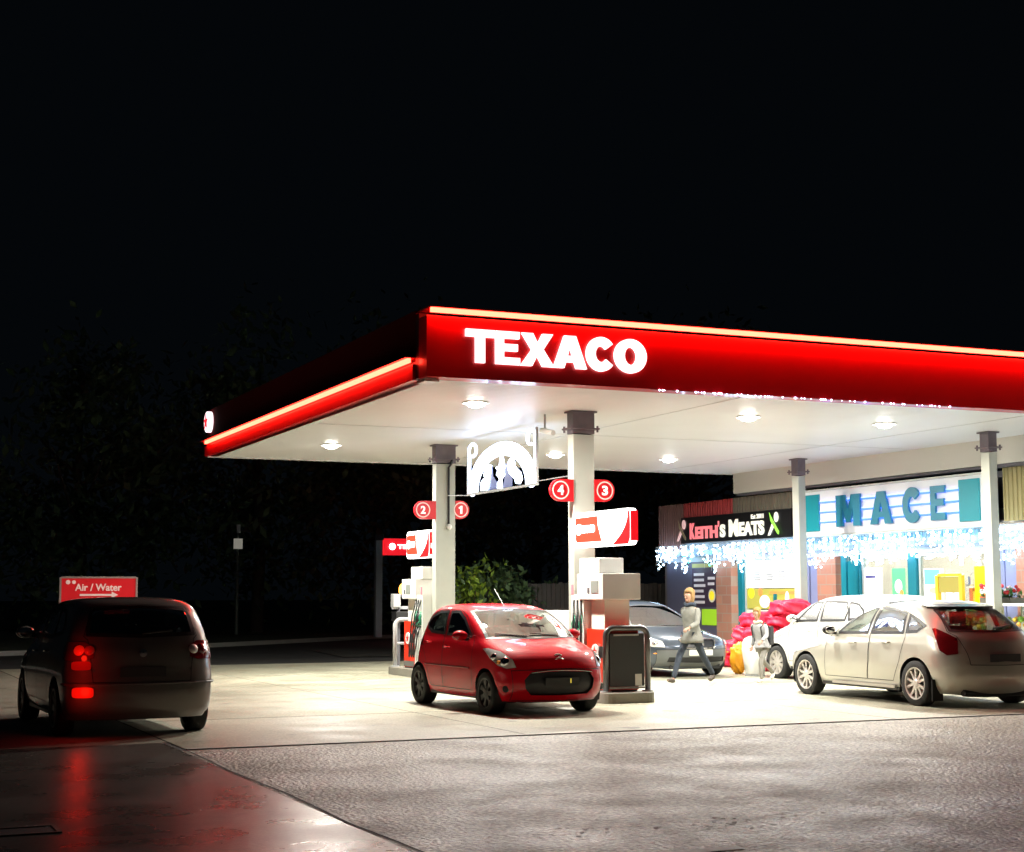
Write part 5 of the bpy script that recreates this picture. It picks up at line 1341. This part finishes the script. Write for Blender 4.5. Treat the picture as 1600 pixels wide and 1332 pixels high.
# ------------------------------------------------------------------ people
def skin(name, nodes, edges, m, parent, root=0, sub=2, extra=None):
    bm = bmesh.new(); ly = bm.verts.layers.skin.verify(); vs = []
    for i, (p, r) in enumerate(nodes):
        v = bm.verts.new(p); rr = r if isinstance(r, tuple) else (r, r); v[ly].radius = rr; v[ly].use_root = (i == root); vs.append(v)
    for a, b in edges: bm.edges.new((vs[a], vs[b]))
    me = bpy.data.meshes.new(name); bm.to_mesh(me); bm.free()
    o = bpy.data.objects.new(name, me); col.objects.link(o)
    md = o.modifiers.new('s', 'SKIN'); md.use_smooth_shade = True; s2 = o.modifiers.new('u', 'SUBSURF'); s2.levels = sub; s2.render_levels = sub
    dg = bpy.context.evaluated_depsgraph_get(); out = bpy.data.meshes.new_from_object(o.evaluated_get(dg)); bpy.data.objects.remove(o)
    out.name = name
    if extra:
        bm = bmesh.new(); bm.from_mesh(out)
        for e in extra:
            bm.from_mesh(e)
        bm.to_mesh(out); bm.free()
    out.materials.clear(); out.materials.append(m); out.shade_smooth()
    return out if parent is None else link(name, out, parent)
def hand(wrist, d, up, s=1.0):
    """palm and five fingers as separate skinned chains, returned as one mesh"""
    d = d.normalized(); side = d.cross(up).normalized(); up = side.cross(d).normalized(); ms_ = []
    pc = wrist+d*.075*s
    for i, (off, ln) in enumerate(((-.030,.062),(-.010,.072),(.010,.068),(.029,.055))):
        base = wrist+d*.05*s+side*off*s; k1 = wrist+d*.088*s+side*off*s*1.05; k2 = k1+(d*.8+up*-.45).normalized()*ln*.5*s; k3 = k2+(d*.35-up*.9).normalized()*ln*.42*s
        ms_.append(skin('f', [(wrist+side*off*.6*s,.014*s),(base,.0145*s),(k1,.0095*s),(k2,.0088*s),(k3,.0075*s)], [(0,1),(1,2),(2,3),(3,4)], None, None, 1, 1))
    t0 = wrist+d*.025*s-side*.025*s; t1 = wrist+d*.05*s-side*.052*s-up*.01*s; t2 = wrist+d*.085*s-side*.062*s-up*.028*s
    ms_.append(skin('f', [(wrist,.015*s),(t0,.0135*s),(t1,.0105*s),(t2,.009*s)], [(0,1),(1,2),(2,3)], None, None, 1, 1))
    return ms_
def person(name, label, loc, rz, H, J, mats, hair_m, coat_len, grp, bag=None):
    """J: joint dict in metres for this person, facing +y"""
    t = thing(name, label, 'person', loc, rz, grp, world=False); V_ = lambda k: Vector(J[k]); s = H/1.68
    sk = mats['skin']; nodes = []; idx = {}; rnd = random.Random(3)
    def nd(k, r): idx[k] = len(nodes); nodes.append((V_(k), r)); return idx[k]
    nd('pelvis', (.095*s,.07*s)); nd('waist', (.105*s,.08*s)); nd('chest', (.125*s,.095*s)); nd('neck0', .055*s); nd('neck1', .05*s); nd('head0', (.062*s,.075*s)); nd('head1', (.078*s,.095*s)); nd('head2', (.066*s,.08*s))
    E2 = [(0,1),(1,2),(2,3),(3,4),(4,5),(5,6),(6,7)]
    for sd in 'LR':
        a = nd('sho'+sd, .05*s); b = nd('elb'+sd, .038*s); c = nd('wri'+sd, .025*s); E2 += [(2,a),(a,b),(b,c)]
        a = nd('hip'+sd, .062*s); b = nd('kne'+sd, .052*s); c = nd('ank'+sd, .026*s); d = nd('toe'+sd, (.022*s,.014*s)); E2 += [(0,a),(a,b),(b,c),(c,d)]
    ex = []
    for sd in 'LR':
        dr_ = (V_('wri'+sd)-V_('elb'+sd)).normalized(); ex += hand(V_('wri'+sd), dr_, Vector((0,-1,.3)) if dr_.z < -.5 else Vector((0,0,1)), s)
    # face: nose, brow, ears, mouth
    hd = V_('head1'); fw = (V_('face')-hd).normalized(); rt = fw.cross(Vector((0,0,1))).normalized()
    fm = MB(); fm.ball(hd+fw*.088*s+Vector((0,0,-.014*s)), 1, 2, (.009*s,.016*s,.022*s))
    for q in (1,-1): fm.ball(hd+rt*q*.078*s+Vector((0,0,-.01*s)), 1, 1, (.012*s,.02*s,.03*s))
    fm.ball(hd+fw*.062*s+Vector((0,0,-.066*s)), 1, 2, (.026*s,.022*s,.022*s)); me = bpy.data.meshes.new('x'); fm.bm.to_mesh(me); fm.bm.free(); ex.append(me)
    body = skin('body', nodes, E2, sk, t, 0, 2, ex)
    b = MB()
    for q in (1,-1): b.ball(hd+fw*.088*s+rt*q*.03*s+Vector((0,0,.012*s)), .008*s, 1)
    b.build('eyes', mat('eye_dark', (.03,.02,.02), .3), body)
    b = MB(); b.ball(hd+fw*.084*s+Vector((0,0,-.050*s)), 1, 1, (.017*s,.006*s,.004*s)); b.build('mouth', mat('lip', (.4,.12,.1), .5), body)
    # hair
    hb = MB(); bmesh.ops.create_icosphere(hb.bm, subdivisions=3, radius=1)
    for v in hb.bm.verts:
        p = v.co; k = 1+.05*math.sin(9*p.x+4*p.z)+.04*math.sin(11*p.y); f_ = max(0, p.y)
        z = p.z*.125*s
        if p.z < 0 and p.y < .15: z = p.z*J.get('hairlen', .2)*s
        q = Vector((p.x*.098*s*k, p.y*.115*s*k-.022*s, z+.03*s))
        if p.y > .25 and p.z < .35: q.y = .02*s
        v.co = hd+rt*q.x+fw*q.y+Vector((0,0,q.z))
    hb.build('hair', hair_m, t, smooth=True)
    # coat: torso and sleeves, with a skirted hem
    b = MB(); pv, ws, ch, nk0 = V_('pelvis'), V_('waist'), V_('chest'), V_('neck0'); rings = []
    prof = [(pv+Vector((0,0,-coat_len)), .200, .225), (pv+Vector((0,0,-coat_len*.45)), .196, .215), (pv, .178, .180), (ws, .150, .125), (ch.lerp(ws,.5), .165, .135), (ch, .178, .138), (ch.lerp(nk0,.45), .172, .120), (ch.lerp(nk0,.78), .125, .095), (nk0+Vector((0,0,.01)), .075, .07)]
    for q, (c, rx, ry) in enumerate(prof):
        rings.append([b.bm.verts.new(c+Vector((rx*s*math.cos(a)*(1+.03*math.sin(5*a+q)), ry*s*math.sin(a)*(1+.03*math.sin(4*a+q*2)), .008*math.sin(3*a+q)))) for a in [2*PI*i/20 for i in range(20)]])
    for A, B in zip(rings, rings[1:]):
        for k in range(20): b._f([A[k], A[(k+1) % 20], B[(k+1) % 20], B[k]])
    b._f(rings[0][::-1]); b._f(rings[-1]); tm = bpy.data.meshes.new('x'); b.bm.to_mesh(tm); b.bm.free(); exs = [tm]
    for q, sd in enumerate('LR'):
        wr = V_('wri'+sd); el = V_('elb'+sd); so = V_('sho'+sd); inn = so.lerp(ch, .25)
        exs.append(skin('s', [(inn,.07*s),(so+Vector((0,0,-.015*s)),.066*s),(so.lerp(el,.5),.060*s),(el,.056*s),(el.lerp(wr,.5),.050*s),(el+(wr-el)*.93,.044*s)], [(0,1),(1,2),(2,3),(3,4),(4,5)], mats['coat'], None, 0, 2))
    bmc = bmesh.new()
    for e in exs: bmc.from_mesh(e)
    tm = bpy.data.meshes.new('coat'); bmc.to_mesh(tm); bmc.free(); tm.materials.append(mats['coat']); tm.shade_smooth(); link('coat', tm, t)
    sc_ = MB(); nk = V_('neck0'); sc_.tube([nk+Vector((.085*s*math.cos(a), .085*s*math.sin(a), .025+.012*math.sin(3*a))) for a in [2*PI*i/14 for i in range(14)]], .034*s, 8, closed=True); sc_.build('scarf', mats['scarf'], t, smooth=True)
    n3 = [(V_('pelvis')+Vector((0,0,-.02)),(.135*s,.115*s))]; e3 = []
    for sd in 'LR':
        o = len(n3); n3 += [(V_('hip'+sd),.082*s),(V_('kne'+sd),.064*s),(V_('ank'+sd)+(V_('kne'+sd)-V_('ank'+sd))*.0,.046*s)]; e3 += [(0,o),(o,o+1),(o+1,o+2)]
    skin('trousers', n3, e3, mats['legs'], t, 0, 2)
    for sd in 'LR':
        a, b_ = V_('ank'+sd), V_('toe'+sd); d = (b_-a); hl = a-Vector((d.x,d.y,0))*.22+Vector((0,0,-.045*s))
        skin('shoe', [(a+Vector((0,0,.015)),.044*s),(a+Vector((0,0,-.03*s)),(.048*s,.045*s)),(hl,.038*s),(a+d*.6,(.05*s,.042*s)),(b_,(.044*s,.034*s))], [(0,1),(1,2),(1,3),(3,4)], mats['shoe'], t, 1, 2)
    if bag: bag(t, J, s)
    return t
cm = lambda n, c: mat(n, c, .85, noise=.22, nscale=9, bump=1.0, bscale=11)
# woman striding to the left, facing +y locally
JW = dict(pelvis=(0,0,.86), waist=(0,.01,1.02), chest=(0,.03,1.23), neck0=(0,.045,1.38), neck1=(0,.055,1.44), head0=(0,.07,1.485), head1=(0,.08,1.555), head2=(0,.075,1.615), face=(0,.3,1.52),
  shoL=(-.165,.03,1.32), elbL=(-.21,.13,1.07), wriL=(-.19,.34,1.00), shoR=(.165,.03,1.32), elbR=(.215,-.16,1.10), wriR=(.20,-.06,.90),
  hipL=(-.085,.01,.82), kneL=(-.09,-.20,.50), ankL=(-.09,-.50,.15), toeL=(-.09,-.385,.045), hipR=(.085,.02,.82), kneR=(.09,.26,.50), ankR=(.09,.44,.10), toeR=(.09,.60,.085), hairlen=.24)
MWm = dict(skin=mat('skin_tone', (.34,.19,.13), .6), coat=cm('coat_grey', (.17,.17,.15)), scarf=cm('scarf_navy', (.02,.03,.05)), legs=cm('jeans_dark', (.022,.03,.045)), shoe=mat('shoe_dark', (.05,.035,.025), .5))
def handbag(t, J, s):
    b = MB(); c = Vector((-.19,.38,.90)); b.box(c.x-.05,c.x+.05,c.y-.10,c.y+.10,c.z-.11,c.z+.03); o = b.build('handbag', mat('bag_olive', (.30,.27,.12), .5), t, bevel=.02)
person('person', 'blonde person in a grey coat and dark jeans striding left past the estate car', (14.18, 24.22, .008), math.atan2(.92,-.39)*1.0 , 1.68, JW, MWm, mat('hair_blonde', (.26,.15,.055), .8, bump=.5, bscale=30), .13, None)
JC = dict(pelvis=(0,0,.62), waist=(0,.03,.73), chest=(0,.08,.88), neck0=(0,.11,.98), neck1=(0,.125,1.03), head0=(0,.14,1.075), head1=(0,.155,1.14), head2=(0,.15,1.19), face=(0,.3,1.09),
  shoL=(-.13,.08,.95), elbL=(-.17,.12,.78), wriL=(-.16,.26,.70), shoR=(.13,.08,.95), elbR=(.17,-.02,.77), wriR=(.16,.06,.60),
  hipL=(-.065,0,.59), kneL=(-.07,.16,.35), ankL=(-.07,.14,.075), toeL=(-.07,.26,.04), hipR=(.065,0,.59), kneR=(.07,-.12,.36), ankR=(.07,-.42,.16), toeR=(.07,-.34,.05), hairlen=.2)
MCm = dict(skin=MATS['skin_tone'], coat=cm('coat_white', (.30,.30,.31)), scarf=cm('scarf_cream', (.6,.55,.4)), legs=cm('legs_pale', (.22,.21,.19)), shoe=mat('shoe_pale', (.6,.58,.5), .5))
def backpack(t, J, s):
    b = MB(); b.box(-.12,.12,-.21,-.07,.68,1.02); o = b.build('backpack', mat('pack_black', (.015,.015,.018), .6), t, bevel=.03)
    MB().tube([(-.09,-.09,1.0),(-.10,.04,1.08),(-.10,.19,1.0),(-.10,.14,.82)], .014, 6).build('strap', MATS['pack_black'], o)
    MB().tube([(.09,-.09,1.0),(.10,.04,1.08),(.10,.19,1.0),(.10,.14,.82)], .014, 6).build('strap', MATS['pack_black'], o)
    
JC = {k: (tuple(c*1.09 for c in v) if isinstance(v, tuple) else v) for k, v in JC.items()}
person('person', 'small blonde child in a white jacket with a black backpack, walking left', (15.35, 23.75, .008), math.atan2(.92,-.39), 1.33*.93, JC, MCm, mat('hair_gold', (.28,.16,.045), .8, bump=.5, bscale=30), .04, None, backpack)
